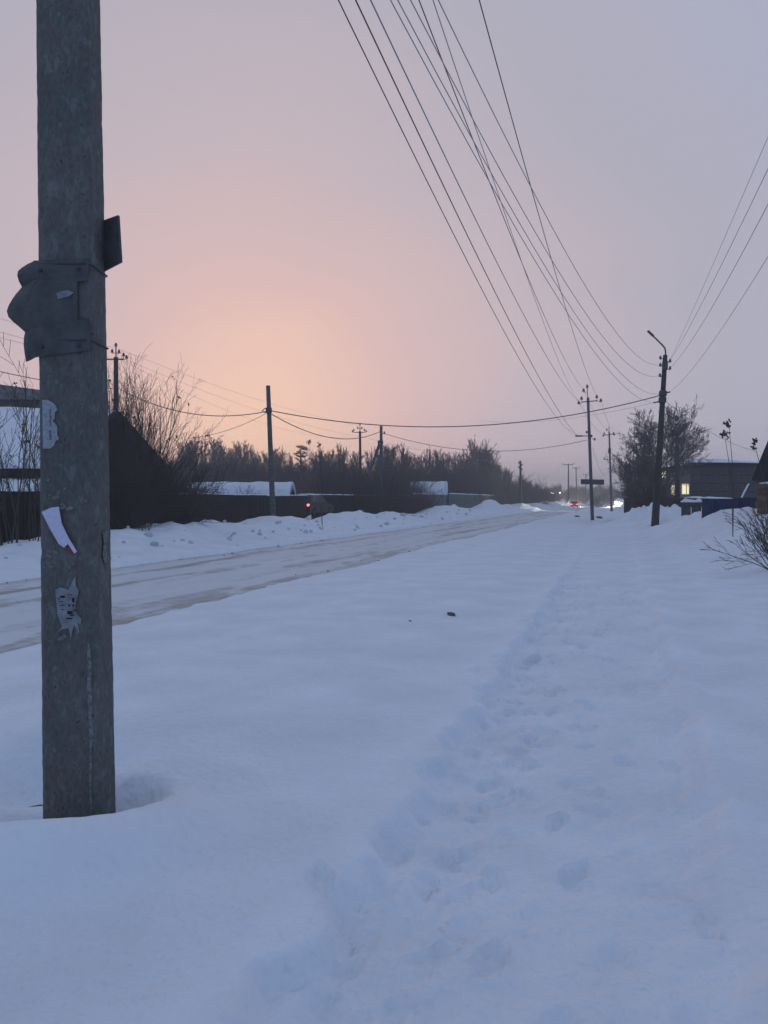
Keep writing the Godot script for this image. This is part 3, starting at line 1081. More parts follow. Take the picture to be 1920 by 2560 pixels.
	M.dark_sheet = mat(Color(0.05, 0.052, 0.056), 0.8, rough_tone, 0.5)
	M.green_sheet = mat(Color(0.23, 0.26, 0.25), 0.8, rough_tone, 0.4)
	M.blue_sheet = mat(Color(0.022, 0.05, 0.13), 0.6, tone, 0.5)
	M.dark_board = mat(Color(0.045, 0.038, 0.034), 0.9, rough_tone, 0.8)
	M.dark_board_b = mat(Color(0.034, 0.03, 0.028), 0.9, rough_tone, 0.9)
	M.grey_board = mat(Color(0.14, 0.14, 0.145), 0.9, rough_tone, 0.8)
	M.grey_board_b = mat(Color(0.11, 0.11, 0.116), 0.9, rough_tone, 0.9)
	M.plaster = mat(Color(0.34, 0.34, 0.34), 0.9, rough_tone, 0.5)
	M.tan_board = mat(Color(0.24, 0.16, 0.095), 0.9, tone, 0.8)
	M.tan_board_b = mat(Color(0.2, 0.13, 0.08), 0.9, tone, 0.9)
	M.black_roof = mat(Color(0.02, 0.022, 0.026), 0.7)
	M.grey_wall = mat(Color(0.15, 0.14, 0.135), 0.9, rough_tone, 0.3)
	M.frame_white = mat(Color(0.4, 0.4, 0.4), 0.7)
	M.rubber = mat(Color(0.02, 0.02, 0.021), 0.85)
	M.dark_glass = mat(Color(0.02, 0.022, 0.026), 0.12)
	M.car_dark = mat(Color(0.035, 0.036, 0.04), 0.35)
	M.car_grey = mat(Color(0.13, 0.135, 0.145), 0.35)
	M.digger = mat(Color(0.07, 0.045, 0.035), 0.6, tone, 1.0)
	M.tail_on = glow(Color(1.0, 0.13, 0.1), 3.5)
	M.tail_off = mat(Color(0.14, 0.01, 0.01), 0.3)
	M.head_on = glow(Color(1.0, 0.98, 0.9), 9.0)
	M.beacon = glow(Color(1.0, 0.55, 0.12), 7.0)
	M.white_lamp = glow(Color(0.95, 0.98, 1.0), 9.0)
	M.lit_pane = glow(Color(1.0, 0.88, 0.42), 0.85)

	make_ground()
	make_road()
	print("land done ", Time.get_ticks_msec())
	near_pole()
	line_poles()
	wires()
	left_side()
	print("left done ", Time.get_ticks_msec())
	right_side()
	street_end()
	print("built ", Time.get_ticks_msec())
	vegetation()
	litter()
	print("all ", Time.get_ticks_msec())

func concrete() -> StandardMaterial3D:   # weathered concrete: damp olive and rust-brown stains, pale rubbed spots, dark pits
	var s := 512
	var n1 := noise(51, 0.006, 5).get_seamless_image(s, s)
	var n2 := noise(52, 0.02, 5).get_seamless_image(s, s)
	var n3 := noise(53, 0.06, 3).get_seamless_image(s, s)
	var d := PackedByteArray()
	d.resize(s * s * 3)
	var a := n1.get_data()
	var b := n2.get_data()
	var c := n3.get_data()
	for k in s * s:
		var u := a[k] / 255.0
		var v := b[k] / 255.0
		var t := c[k] / 255.0
		var col := Color(0.135, 0.133, 0.128).lerp(Color(0.1, 0.114, 0.107), smoothstep(0.4, 0.65, u))
		col = col.lerp(Color(0.12, 0.108, 0.102), smoothstep(0.45, 0.68, v) * 0.8)
		col = col * lerpf(0.7, 1.25, t)
		if v < 0.33:
			col = col.lerp(Color(0.2, 0.21, 0.205), smoothstep(0.33, 0.22, v) * 0.55)
		if t > 0.8 and u < 0.55:
			col = col.lerp(Color(0.03, 0.032, 0.038), smoothstep(0.8, 0.88, t))
		col = col.linear_to_srgb()
		d[k * 3] = int(col.r * 255.0); d[k * 3 + 1] = int(col.g * 255.0); d[k * 3 + 2] = int(col.b * 255.0)
	var m := mat(Color(1, 1, 1), 0.92, ImageTexture.create_from_image(Image.create_from_data(s, s, false, Image.FORMAT_RGB8, d)), 1.1, bumps(54, 0.06, 6.0, 512, 5), 0.5)
	m.albedo_color = Color.WHITE
	m.uv1_scale = Vector3(1.25, 0.55, 1.25)
	return m

# ---------------------------------------------------------------- utility poles
func line_poles() -> void:
	# the pole with the name board, in line with the near post
	var b := Vector3(-2.01, 0.17, -62.01)
	var o := square_pole("name_board_pole", "frosted concrete pole with crossarm, lamp and a dark board across it", b, Vector3(-2.37, 9.39, -62.05), 0.24, 0.17, M.concrete, 0.3)
	var spike := Vector3(-2.43, 10.21, -62.05) - b
	var g := Geo.new()
	g.tube(PackedVector3Array([Vector3(-2.37, 9.21, -62.05) - b, spike]), PackedFloat32Array([0.03, 0.03]), 6)
	part("spike", g, M.steel, o)
	bracket(o, Vector3(-2.80, 9.04, -61.81) - b, Vector3(-1.67, 9.14, -62.15) - b)
	for q in [[Vector3(-2.43, 10.24, -62.05), Vector3(-2.43, 10.06, -62.04)], [Vector3(-2.69, 9.94, -61.96), Vector3(-2.43, 9.82, -62.04)], [Vector3(-2.84, 9.33, -61.91), Vector3(-2.75, 9.06, -61.93)], [Vector3(-3.04, 9.00, -61.85), Vector3(-2.78, 9.06, -61.93)], [Vector3(-1.73, 9.45, -62.25), Vector3(-1.76, 9.15, -62.23)], [Vector3(-1.43, 9.18, -62.33), Vector3(-1.67, 9.15, -62.26)]]:
		insulator(o, q[0] - b, 1.6, q[1] - b)
	street_lamp_head(o, Vector3(-2.18, 6.46, -61.91) - b, Vector3(-3.28, 6.46, -61.58) - b, 0.55)
	g = Geo.new()
	g.box(Vector3(-2.18, 6.47, -62.06) - b, Vector3(0.3, 0.16, 0.3), Basis(), 0.02)
	part("clamp", g, M.steel, o)
	insulator(o, Vector3(-2.45, 6.77, -61.99) - b, 1.2, Vector3(-2.21, 6.65, -62.06) - b)
	insulator(o, Vector3(-1.86, 6.23, -62.15) - b, 1.2, Vector3(-2.12, 6.35, -62.08) - b)
	var sign_ := thing("name_board", "dark blank rectangular board fixed across the frosted concrete pole", "sign", Vector3(-2.01, 2.97, -61.85))
	sign_.rotation.y = deg_to_rad(16.7)
	g = Geo.new()
	g.box(Vector3.ZERO, Vector3(1.77, 0.39, 0.03), Basis(Vector3.BACK, deg_to_rad(-1.2)), 0.006)
	part("board", g, M.old_metal, sign_)
	for y in [-0.12, 0.12]:
		g = Geo.new()
		g.box(Vector3(0, y, -0.08), Vector3(0.3, 0.04, 0.1))
		part("strap", g, M.steel, sign_)
	# lamp pole on the right, leaning
	b = Vector3(1.74, 0.12, -43.30)
	o = round_pole("lamp_pole", "leaning dark pole with bent lamp pipe on top, in front of the bare tree", "lamp pole", b, Vector3(2.22, 9.13, -43.59), 0.2, 0.11, M.old_wood)
	g = Geo.new()
	g.tube(PackedVector3Array([Vector3(2.20, 8.78, -43.57) - b, Vector3(2.24, 9.30, -43.59) - b, Vector3(2.20, 9.50, -43.59) - b, Vector3(2.06, 9.67, -43.55) - b, Vector3(1.34, 10.40, -43.34) - b]), PackedFloat32Array([0.04, 0.04, 0.04, 0.04, 0.035]), 8)
	part("lamp_pipe", g, M.steel, o)
	g = Geo.new()
	g.bar(Vector3(1.64, 10.11, -43.43) - b, Vector3(1.34, 10.40, -43.34) - b, 0.12, 0.08, 0.02)
	part("lamp_head", g, M.steel, o)
	g = Geo.new()
	g.bar(Vector3(2.20, 8.36, -43.46) - b, Vector3(2.21, 8.80, -43.47) - b, 0.28, 0.3, 0.03)
	part("junction_box", g, M.steel, o)
	for q in [[Vector3(1.98, 9.00, -43.51), Vector3(2.20, 9.03, -43.58)], [Vector3(1.98, 8.63, -43.51), Vector3(2.18, 8.65, -43.57)], [Vector3(1.96, 8.09, -43.49), Vector3(2.16, 8.09, -43.55)], [Vector3(2.46, 8.84, -43.65), Vector3(2.24, 8.86, -43.59)], [Vector3(2.46, 8.46, -43.65), Vector3(2.22, 8.46, -43.58)]]:
		insulator(o, q[0] - b, 1.1, q[1] - b)
	bracket(o, Vector3(1.90, 7.05, -43.30) - b, Vector3(2.46, 7.20, -43.47) - b, 0.07)
	bracket(o, Vector3(1.64, 6.64, -43.22) - b, Vector3(2.12, 6.74, -43.36) - b, 0.06)
	for q in [Vector3(2.11, 7.13, -43.52), Vector3(2.09, 6.80, -43.51)]:
		g = Geo.new()
		g.bar(q - b - Vector3(0, 0.14, 0), q - b + Vector3(0, 0.14, 0), 0.38, 0.36, 0.03)
		part("clamp", g, M.steel, o)
	# next pole of the line
	b = Vector3(-0.97, 0.44, -98.87)
	o = square_pole("line_pole", "slender concrete pole with crossarm and lamp, beyond the dark board pole", b, Vector3(-1.29, 9.79, -98.92), 0.25, 0.17, M.concrete, 0.3)
	g = Geo.new()
	g.tube(PackedVector3Array([Vector3(-1.28, 9.50, -98.92) - b, Vector3(-1.33, 10.47, -98.92) - b]), PackedFloat32Array([0.04, 0.04]), 6)
	part("spike", g, M.steel, o)
	bracket(o, Vector3(-1.79, 9.40, -98.66) - b, Vector3(-0.87, 9.54, -98.94) - b, 0.09)
	for q in [[Vector3(-1.56, 10.08, -98.84), Vector3(-1.33, 9.94, -98.91)], [Vector3(-1.84, 9.60, -98.75), Vector3(-1.75, 9.41, -98.78)], [Vector3(-1.98, 9.36, -98.71), Vector3(-1.75, 9.41, -98.78)], [Vector3(-0.78, 9.65, -99.07), Vector3(-0.91, 9.50, -99.03)], [Vector3(-0.68, 9.50, -99.10), Vector3(-0.91, 9.50, -99.03)]]:
		insulator(o, q[0] - b, 1.6, q[1] - b)
	g = Geo.new()
	g.bar(Vector3(-1.23, 7.23, -98.79) - b, Vector3(-1.23, 7.81, -98.80) - b, 0.34, 0.34, 0.03)
	part("junction_box", g, M.steel, o)
	street_lamp_head(o, Vector3(-1.18, 6.41, -98.80) - b, Vector3(-1.96, 6.56, -98.56) - b, 0.4)
	# far poles in the haze
	for q in [["hazy_pole", "far hazy pole with short crossarm behind the red-lit car", Vector3(-11.60, 1.41, -189.66), Vector3(-11.64, 10.14, -189.78), 1.2], ["hazy_pole", "thinner hazy pole just left of the dark board pole", Vector3(-11.29, 1.38, -221.07), Vector3(-11.54, 10.54, -221.14), 0.9], ["hazy_pole", "faint hazy pole seen just under the dark board", Vector3(-10.04, 1.60, -247.55), Vector3(-9.96, 9.51, -247.70), 0.8]]:
		o = round_pole(q[0], q[1], "utility pole", q[2], q[3], 0.2, 0.12, M.old_wood, "far poles along the street")
		var t: Vector3 = q[3] - q[2]
		bracket(o, t + Vector3(-q[4], -0.25, 0), t + Vector3(q[4], -0.25, 0), 0.14)
		for x in [-q[4], q[4]]:
			insulator(o, t + Vector3(x, 0.05, 0), 1.8, t + Vector3(x, -0.25, 0))
	# far side of the street
	b = Vector3(-17.69, 0.41, -38.53)
	o = square_pole("cable_pole", "plain grey concrete pole on the far verge in front of the brown fence", b, Vector3(-17.99, 7.69, -38.56), 0.28, 0.2, M.concrete, 0.25)
	g = Geo.new()
	g.bar(Vector3(-17.94, 6.24, -38.55) - b, Vector3(-17.95, 6.52, -38.55) - b, 0.27, 0.25, 0.02)
	part("clamp", g, M.steel, o)
	g = Geo.new()
	g.tube(PackedVector3Array([Vector3(-17.95, 6.42, -38.55) - b, Vector3(-18.15, 6.48, -38.49) - b, Vector3(-18.27, 6.35, -38.45) - b, Vector3(-18.19, 6.27, -38.48) - b, Vector3(-17.95, 6.29, -38.55) - b]), PackedFloat32Array([0.03, 0.03, 0.03, 0.03, 0.03]), 6)
	part("cable_hook", g, M.steel, o)
	b = Vector3(-17.99, 1.22, -59.33)
	o = square_pole("braced_pole", "grey concrete pole with a slanting brace, rising out of the thicket", b, Vector3(-18.02, 7.42, -59.42), 0.28, 0.21, M.concrete, 0.2)
	g = Geo.new()
	g.bar(Vector3(-18.81, 3.47, -58.60) - b, Vector3(-18.04, 6.11, -59.19) - b, 0.2, 0.2, 0.03)
	part("brace", g, M.concrete, o)
	g = Geo.new()
	g.box(Vector3(-18.04, 6.12, -59.29) - b, Vector3(0.36, 0.3, 0.36), Basis(), 0.03)
	part("clamp", g, M.steel, o)
	insulator(o, Vector3(-17.77, 6.88, -59.49) - b, 1.2, Vector3(-17.99, 6.95, -59.43) - b)
	for q in [["wooden_pole", "thin dark wooden pole with crossarm left of the braced concrete pole", Vector3(-25.20, 1.11, -75.97), Vector3(-25.31, 8.58, -76.05), 0.16], ["wooden_pole", "dark wooden pole with crossarm behind the tall bare shrub by the gable", Vector3(-28.17, 1.32, -39.59), Vector3(-28.21, 9.93, -39.71), 0.17]]:
		o = round_pole(q[0], q[1], "utility pole", q[2], q[3], q[4], q[4] * 0.75, M.old_wood)
		var t: Vector3 = q[3] - q[2]
		var rt := Vector3(cos(deg_to_rad(16.7)), 0, -sin(deg_to_rad(16.7)))
		g = Geo.new()
		g.tube(PackedVector3Array([t - Vector3(0, 0.3, 0), t + Vector3(0, 0.62, 0)]), PackedFloat32Array([0.035, 0.035]), 6)
		part("spike", g, M.steel, o)
		bracket(o, t - rt * 0.55 - Vector3(0, 0.12, 0), t + rt * 0.45 - Vector3(0, 0.12, 0), 0.07)
		for k in [[0.0, 0.72, 0.0, 0.55], [-0.22, 0.35, 0.0, 0.25], [0.18, 0.32, 0.0, 0.25], [-0.62, 0.12, -0.5, -0.12], [0.45, 0.14, 0.42, -0.12], [0.62, 0.0, 0.42, -0.12], [-0.75, -0.02, -0.5, -0.12]]:
			insulator(o, t + rt * k[0] + Vector3(0, k[1], 0), 1.3, t + rt * k[2] + Vector3(0, k[3], 0))
	b = Vector3(-15.07, 1.60, -125.98)
	o = round_pole("wooden_pole", "far dark pole standing among the tall bare trees beyond the pale fence", "utility pole", b, Vector3(-15.16, 7.81, -126.06), 0.2, 0.15, M.old_wood)
	for k in 4:
		insulator(o, Vector3(-15.16, 7.81, -126.06) - b + Vector3(0.25 if k % 2 else -0.25, -0.3 - k * 0.35, 0), 2.0, Vector3(-15.16, 7.81, -126.06) - b + Vector3(0, -0.35 - k * 0.35, 0))
	# wooden pole in the garden on the right
	b = Vector3(3.92, 0.98, -59.63)
	o = round_pole("garden_pole", "bare wooden pole standing in front of the lit windows", "utility pole", b, Vector3(3.84, 6.15, -59.68), 0.17, 0.12, M.old_wood)
	insulator(o, Vector3(3.98, 5.92, -59.72) - b, 1.2, Vector3(3.84, 5.86, -59.68) - b)

func wires() -> void:
	var W = M.frost_wire
	wire("leftmost thick wire crossing the sky down to the lamp arm", Vector3(-3.37, 8.42, -3.43), Vector3(-3.23, 6.58, -61.65), 1.3, 0.009, M.wire)
	wire("dark thick wire second from the left crossing the sky", Vector3(-3.32, 8.63, -3.43), Vector3(-3.17, 6.55, -61.66), 0.87, 0.011, M.wire)
	wire("thin wire close beside the thick pair, ending at the left crossarm bell", Vector3(-3.24, 8.6, -3.43), Vector3(-3.04, 9.12, -61.85), 0.96, 0.011, W)
	wire("left one of two thin wires crossing over to the lamp pole", Vector3(-3.36, 8.75, -3.43), Vector3(1.86, 7.10, -43.34), 1.75, 0.0075, W)
	wire("right one of two thin wires crossing over to the lamp pole", Vector3(-3.2, 8.68, -3.43), Vector3(1.98, 8.09, -43.50), 1.95, 0.0075, W)
	wire("thin wire ending at the upper lamp pole bell", Vector3(-2.9, 8.62, -3.43), Vector3(1.98, 8.63, -43.51), 1.75, 0.0075, W)
	wire("wire running up to the spike of the dark board pole", Vector3(-2.68, 8.75, -3.43), Vector3(-2.69, 10.03, -61.97), 0.99, 0.009, M.wire)
	wire("steepest single wire, ending at the right crossarm bell", Vector3(-1.87, 8.6, -3.43), Vector3(-1.73, 9.54, -62.25), 0.83, 0.009, M.wire)
	wire("thin wire running just above the crossing pair towards the next pole", Vector3(-2.35, 8.62, -3.43), Vector3(-3.05, 9.14, -62.05), 0.9, 0.0075, W)
	wire("faint thin wire crossing low to the lamp pole bracket", Vector3(-3.3, 8.5, -3.43), Vector3(1.65, 6.66, -43.27), 1.6, 0.0075, W)
	# from the lamp pole towards the upper right
	wire("faint uppermost wire rising to the top right edge", Vector3(2.86, 8.7, 6.0), Vector3(2.46, 8.88, -43.65), 0.25, 0.0055, W)
	wire("second wire rising to the right edge from the lamp pole", Vector3(3.03, 8.65, 6.0), Vector3(2.46, 8.84, -43.65), 0.62, 0.0075, W)
	wire("third wire rising to the right edge from the lamp pole", Vector3(2.75, 7.9, 6.0), Vector3(2.46, 8.46, -43.65), 1.05, 0.0075, W)
	wire("lowest wire rising to the right edge from the lamp pole", Vector3(3.04, 7.7, 6.0), Vector3(2.45, 7.22, -43.62), 1.1, 0.0065, W)
	# onwards along the street
	wire("left wire between the dark board pole and the next pole", Vector3(-3.04, 9.12, -61.85), Vector3(-1.93, 9.55, -98.72), 0.5, 0.012, W)
	wire("middle wire between the dark board pole and the next pole", Vector3(-2.69, 10.03, -61.97), Vector3(-1.56, 10.18, -98.84), 0.5, 0.012, W)
	wire("right wire between the dark board pole and the next pole", Vector3(-1.44, 9.27, -62.33), Vector3(-0.68, 9.65, -99.10), 0.5, 0.012, W)
	wire("drooping service wire from the dark board pole to the next pole", Vector3(-2.00, 5.56, -62.10), Vector3(-1.13, 5.94, -98.91), 1.6, 0.012, W)
	# cables along and across the street
	wire("long dark cable sagging from the plain pole across to the lamp pole", Vector3(-17.84, 6.35, -38.37), Vector3(1.96, 7.02, -43.37), 1.22, 0.026, M.wire, "cable")
	wire("short tight end of a cable clamped to the lamp pole", Vector3(-11.94, 8.67, -69.62), Vector3(1.65, 6.64, -43.27), 0.5, 0.008, W, "cable")
	wire("dark cable sagging between the plain pole and the braced pole", Vector3(-17.80, 6.20, -38.38), Vector3(-18.05, 7.01, -59.41), 0.95, 0.026, M.wire, "cable")
	wire("dark cable sagging from the braced pole to the dark board pole", Vector3(-17.96, 6.88, -59.43), Vector3(-2.41, 6.17, -61.99), 1.12, 0.02, M.wire, "cable")
	wire("thick dark cable sagging from the crossarm pole to the plain pole", Vector3(-28.02, 8.09, -39.74), Vector3(-17.90, 6.31, -38.35), 0.78, 0.024, M.wire, "cable")
	wire("dark cable entering from the left edge behind the concrete post", Vector3(-31.00, 8.58, -28.41), Vector3(-28.20, 8.09, -39.68), 0.35, 0.022, M.wire, "cable")
	wire("slanting cable dropping from the plain pole into the shrubs", Vector3(-17.94, 6.22, -38.34), Vector3(-23.11, 5.04, -39.07), 0.25, 0.014, M.wire, "cable")
	wire("upper thin wire from the crossarm pole down to the right", Vector3(-28.08, 10.42, -39.76), Vector3(-25.35, 9.15, -76.05), 0.5, 0.0075, W)
	wire("middle thin wire from the crossarm pole down to the right", Vector3(-27.99, 9.93, -39.78), Vector3(-24.84, 7.93, -76.18), 0.6, 0.0075, W)
	wire("lower thin wire from the crossarm pole down to the right", Vector3(-27.94, 9.81, -39.79), Vector3(-25.77, 7.93, -75.90), 1.3, 0.0075, W)
	wire("upper thin wire entering at the left edge by the metal sheet", Vector3(-26.43, 9.97, -23.54), Vector3(-28.35, 10.51, -39.68), 0.3, 0.008, W)
	wire("middle thin wire entering at the left edge by the metal sheet", Vector3(-26.43, 9.36, -23.53), Vector3(-28.50, 9.93, -39.62), 0.3, 0.008, W)
	wire("lower thin wire entering at the left edge by the metal sheet", Vector3(-26.43, 8.98, -23.53), Vector3(-28.54, 9.84, -39.61), 0.3, 0.008, W)
	wire("faint wire running on from the thin wooden pole", Vector3(-24.80, 7.93, -76.19), Vector3(-15.22, 7.43, -126.03), 0.5, 0.012, W)
	wire("service wire from the lamp pole to the plank house behind the weeds", Vector3(2.27, 6.70, -43.56), Vector3(8.37, 4.64, -54.75), 0.35, 0.013, W)

# ---------------------------------------------------------------- far side of the street
func left_side() -> void:
	var yaw := deg_to_rad(16.664)
	# fences in one line along the verge
	fence("brown_fence", "long dark brown sheet fence below the round snowy roof", Vector2(-18.68, -27.29), Vector2(-19.77, -48.37), 0.0, 1.86, 2.4, M.brown_sheet, 0.05, 61)
	fence("grey_fence", "dark grey sheet fence behind the thicket, between brown and pale fences", Vector2(-20.16, -50.34), Vector2(-19.84, -76.01), 0.0, 1.95, 2.5, M.dark_sheet, 0.07, 62)
	fence("pale_fence", "pale grey-green sheet fence with snow along its top", Vector2(-19.89, -76.52), Vector2(-19.81, -93.25), 0.0, 2.2, 2.6, M.green_sheet, 0.13, 63, 0.4)
	fence("pale_fence", "receding pale fence running to the far thicket beyond the first pale stretch", Vector2(-19.56, -92.28), Vector2(-19.80, -133.96), 0.0, 2.32, 2.9, M.green_sheet, 0.13, 64, 0.4)
	# round-roofed sheds
	for q in [["long snowy half-round shed roof above the brown fence", Vector2(-29.96, -51.06), 7.4, 1.75, 0.16, 2.72], ["smaller half-round shed roof beyond the thicket, above the pale fence", Vector2(-26.44, -96.48), 5.6, 1.9, 0.16, 3.75]]:
		var length: float = q[2]
		var r: float = q[3]
		var o := thing("round_roof_shed", q[0], "shed", Vector3(q[1].x, q[5] - r, q[1].y), yaw - 0.2 + q[4])
		var g := Geo.new()
		for k in 14:
			var a0 := PI * k / 14.0
			var a1 := PI * (k + 1) / 14.0
			g.face([Vector3(0, sin(a0) * r, cos(a0) * r), Vector3(length, sin(a0) * r, cos(a0) * r), Vector3(length, sin(a1) * r, cos(a1) * r), Vector3(0, sin(a1) * r, cos(a1) * r)], Vector3(length / 2, 0, 0))
		for x in [-0.002, length + 0.002]:
			var ring := []
			for k in 15:
				ring.append(Vector3(x - 0.25 * signf(x - length / 2), sin(PI * k / 14.0) * r * 0.97, cos(PI * k / 14.0) * r * 0.97))
			g.face(ring, Vector3(length / 2, 0, 0))
		g.box(Vector3(length / 2, -0.6, 0), Vector3(length - 0.1, 1.2, r * 1.96))
		part("shell", g, M.dark_sheet, o)
		var sn := Geo.new()
		var nn := noise(70, 0.5, 3)
		var rows := []
		for i in 31:
			var x := lerpf(0.05, length + 0.06, i / 30.0)
			var row := []
			for k in 13:
				var a := lerpf(0.1, PI - 0.1, k / 12.0)
				var th := (0.16 * sin(a) + 0.02) * (1.0 + 0.5 * nn.get_noise_2d(x * 1.5, a * 3.0))
				row.append(Vector3(x, sin(a) * (r + th), cos(a) * (r + th)))
			rows.append(row)
		for i in 30:
			for k in 12:
				sn.face([rows[i][k], rows[i + 1][k], rows[i + 1][k + 1], rows[i][k + 1]], Vector3(length / 2, 0, 0))
		for e in [0, 30]:
			for k in 12:
				var c0: Vector3 = rows[e][k]
				var c1: Vector3 = rows[e][k + 1]
				sn.face([c0, c1, Vector3(c1.x, c1.y * r / c1.length() * 0.5 + c1.y * 0.5, c1.z), Vector3(c0.x, c0.y * 0.97, c0.z * 0.97)], Vector3(length / 2, 0, 0))
		part("roof_snow", sn, M.snow, o)
	# the wooden house: ridge runs to the left, dark gable end to the right
	var p := Vector3(-22.71, 1.60, -34.96)
	var o2 := thing("wooden_house", "dark wooden house with snowy roof and steep gable behind the shrubs", "house", Vector3(p.x, 0, p.z), yaw)
	# local axes as the house stands: x to the right, -z away; gable plane x = 0, rear corner at the origin
	var rear := 3.55
	var ridge := 5.3
	var front := 2.75
	var zw := 13.0
	var long := 13.0
	var wall := Geo.new()
	wall.box(Vector3(-long / 2 - 0.06, 1.2, zw / 2), Vector3(long, 2.4, zw - 0.3))
	wall.prism(PackedVector2Array([Vector2(0.15, 2.2), Vector2(zw - 0.15, 2.2), Vector2(zw * 0.5, ridge - 0.2)]), 0.16, Transform3D(Basis(Vector3(0, 0, 1), Vector3.UP, Vector3(-1, 0, 0)), Vector3(-0.2, 0, 0)))
	part("wall", wall, M.dark_board_b, o2)
	for k in 62:
		var z := 0.25 + k * (zw - 0.5) / 61.0
		var t := absf(z - zw * 0.5) / (zw * 0.5)
		var hh := lerpf(ridge, (rear if z < zw * 0.5 else front), t) - 0.14
		var g := Geo.new()
		g.box(Vector3(0.0, hh * 0.5, z), Vector3(0.035, hh, 0.19))
		part("plank", g, M.dark_board if k % 3 else M.dark_board_b, o2)
	var roof := Geo.new()
	for s in [[-0.35, rear - 0.1, zw * 0.5], [zw + 0.4, front - 0.1, zw * 0.5]]:
		var a := Vector3(-long / 2 + 0.2, (s[1] + ridge) * 0.5, (s[0] + s[2]) * 0.5)
		var dz: float = s[2] - s[0]
		var dy: float = ridge - s[1]
		var y := Vector3(0, dy, dz).normalized()
		roof.box(a, Vector3(long + 0.7, Vector2(dz, dy).length(), 0.1), Basis(Vector3(1, 0, 0), y, Vector3(1, 0, 0).cross(y)))
	var rf := part("roof", roof, M.dark_board_b, o2)
	var sn2 := Geo.new()
	var ns := noise(71, 0.6, 3)
	var rows2 := []
	for i in 25:
		var x := lerpf(-long - 0.1, 0.3, i / 24.0)
		var row := []
		for k in 13:
			var z := lerpf(zw + 0.45, zw * 0.5 - 0.2, k / 12.0)
			var y := lerpf(front - 0.1, ridge, k / 12.0) + 0.06 + 0.2 * (0.25 if k == 0 or i == 24 else 1.0) * (1.0 + 0.4 * ns.get_noise_2d(x, z))
			row.append(Vector3(x, y, z))
		rows2.append(row)
	for i in 24:
		for k in 12:
			sn2.face([rows2[i][k], rows2[i + 1][k], rows2[i + 1][k + 1], rows2[i][k + 1]], Vector3(-5, -20, 5))
	for i in 24:
		sn2.face([rows2[i][0], rows2[i + 1][0], rows2[i + 1][0] - Vector3(0, 0.1, 0), rows2[i][0] - Vector3(0, 0.1, 0)], Vector3(-5, 2, 0))
	part("roof_snow", sn2, M.snow, o2)
	var fas := Geo.new()
	fas.box(Vector3(-long / 2, front - 0.26, zw + 0.42), Vector3(long + 0.7, 0.26, 0.06))
	part("fascia", fas, M.dark_board, rf)
	# lean-to in front, also snow-covered
	var lt := Vector3(-17.94, 1.60, -21.35)
	var o3 := thing("lean_to", "low lean-to roof under snow in front of the wooden house, left of the post", "shed", Vector3(lt.x, 0, lt.z), yaw)
	var lg := Geo.new()
	lg.box(Vector3(-3.4, 0.95, -0.6), Vector3(8.0, 1.9, 1.2))
	part("wall", lg, M.dark_board_b, o3)
	lg = Geo.new()
	lg.box(Vector3(-3.4, 2.0, -0.45), Vector3(8.4, 0.07, 1.7), Basis(Vector3.RIGHT, deg_to_rad(14.0)))
	part("roof", lg, M.dark_board, o3)
	var lsn := Geo.new()
	for i in 24:
		var x0 := -7.6 + i * 0.35
		for k in 5:
			var f := []
			for c in [[0, 0], [1, 0], [1, 1], [0, 1]]:
				var x = x0 + c[0] * 0.35
				var z = 0.42 - (k + c[1]) * 0.34
				f.append(Vector3(x, 2.0 - 0.25 * (z + 0.45) + 0.05 + 0.13 * (0.3 if (k + c[1]) == 0 else 1.0) * (1.0 + 0.5 * ns.get_noise_2d(x * 1.4, z * 2.0)), z))
			lsn.face(f, Vector3(-3, -20, 0))
	part("roof_snow", lsn, M.snow, o3)
	fence("board_fence", "dark garden fence along the verge left of the concrete post", Vector2(-16.53, -15.93), Vector2(-16.74, -20.67), -0.25, 2.1, 2.2, M.dark_board, 0.0, 66)
	fence("board_fence", "dark garden fence hidden in the shrubs right of the concrete post", Vector2(-16.78, -20.76), Vector2(-18.65, -27.20), -0.25, 2.1, 2.4, M.dark_board, 0.0, 67)
	# grey building behind
	var gb := Vector3(-33.76, 1.60, -37.92)
	var o4 := thing("grey_building", "tall grey building with a pale sloping roof far behind the snowy roof", "building", Vector3(gb.x, 0, gb.z), yaw)
	var bg := Geo.new()
	bg.box(Vector3(-1.5, 3.7, -2.5), Vector3(9.0, 7.4, 5.0))
	part("wall", bg, M.grey_wall, o4)
	bg = Geo.new()
	bg.prism(PackedVector2Array([Vector2(-6.4, 7.45), Vector2(3.3, 7.42), Vector2(3.3, 7.75), Vector2(-0.8, 8.3), Vector2(-3.0, 8.55), Vector2(-6.4, 8.5)]), 5.4, Transform3D(Basis(), Vector3(0, 0, -2.5)))
	part("roof", bg, M.plaster, o4)
	# parked car peeping past the end of the brown fence
	make_car("parked dark car with one red tail light showing past the brown fence", Vector3(-20.35, 0.5, -50.45), deg_to_rad(-2.0), M.car_dark, true, false, true)

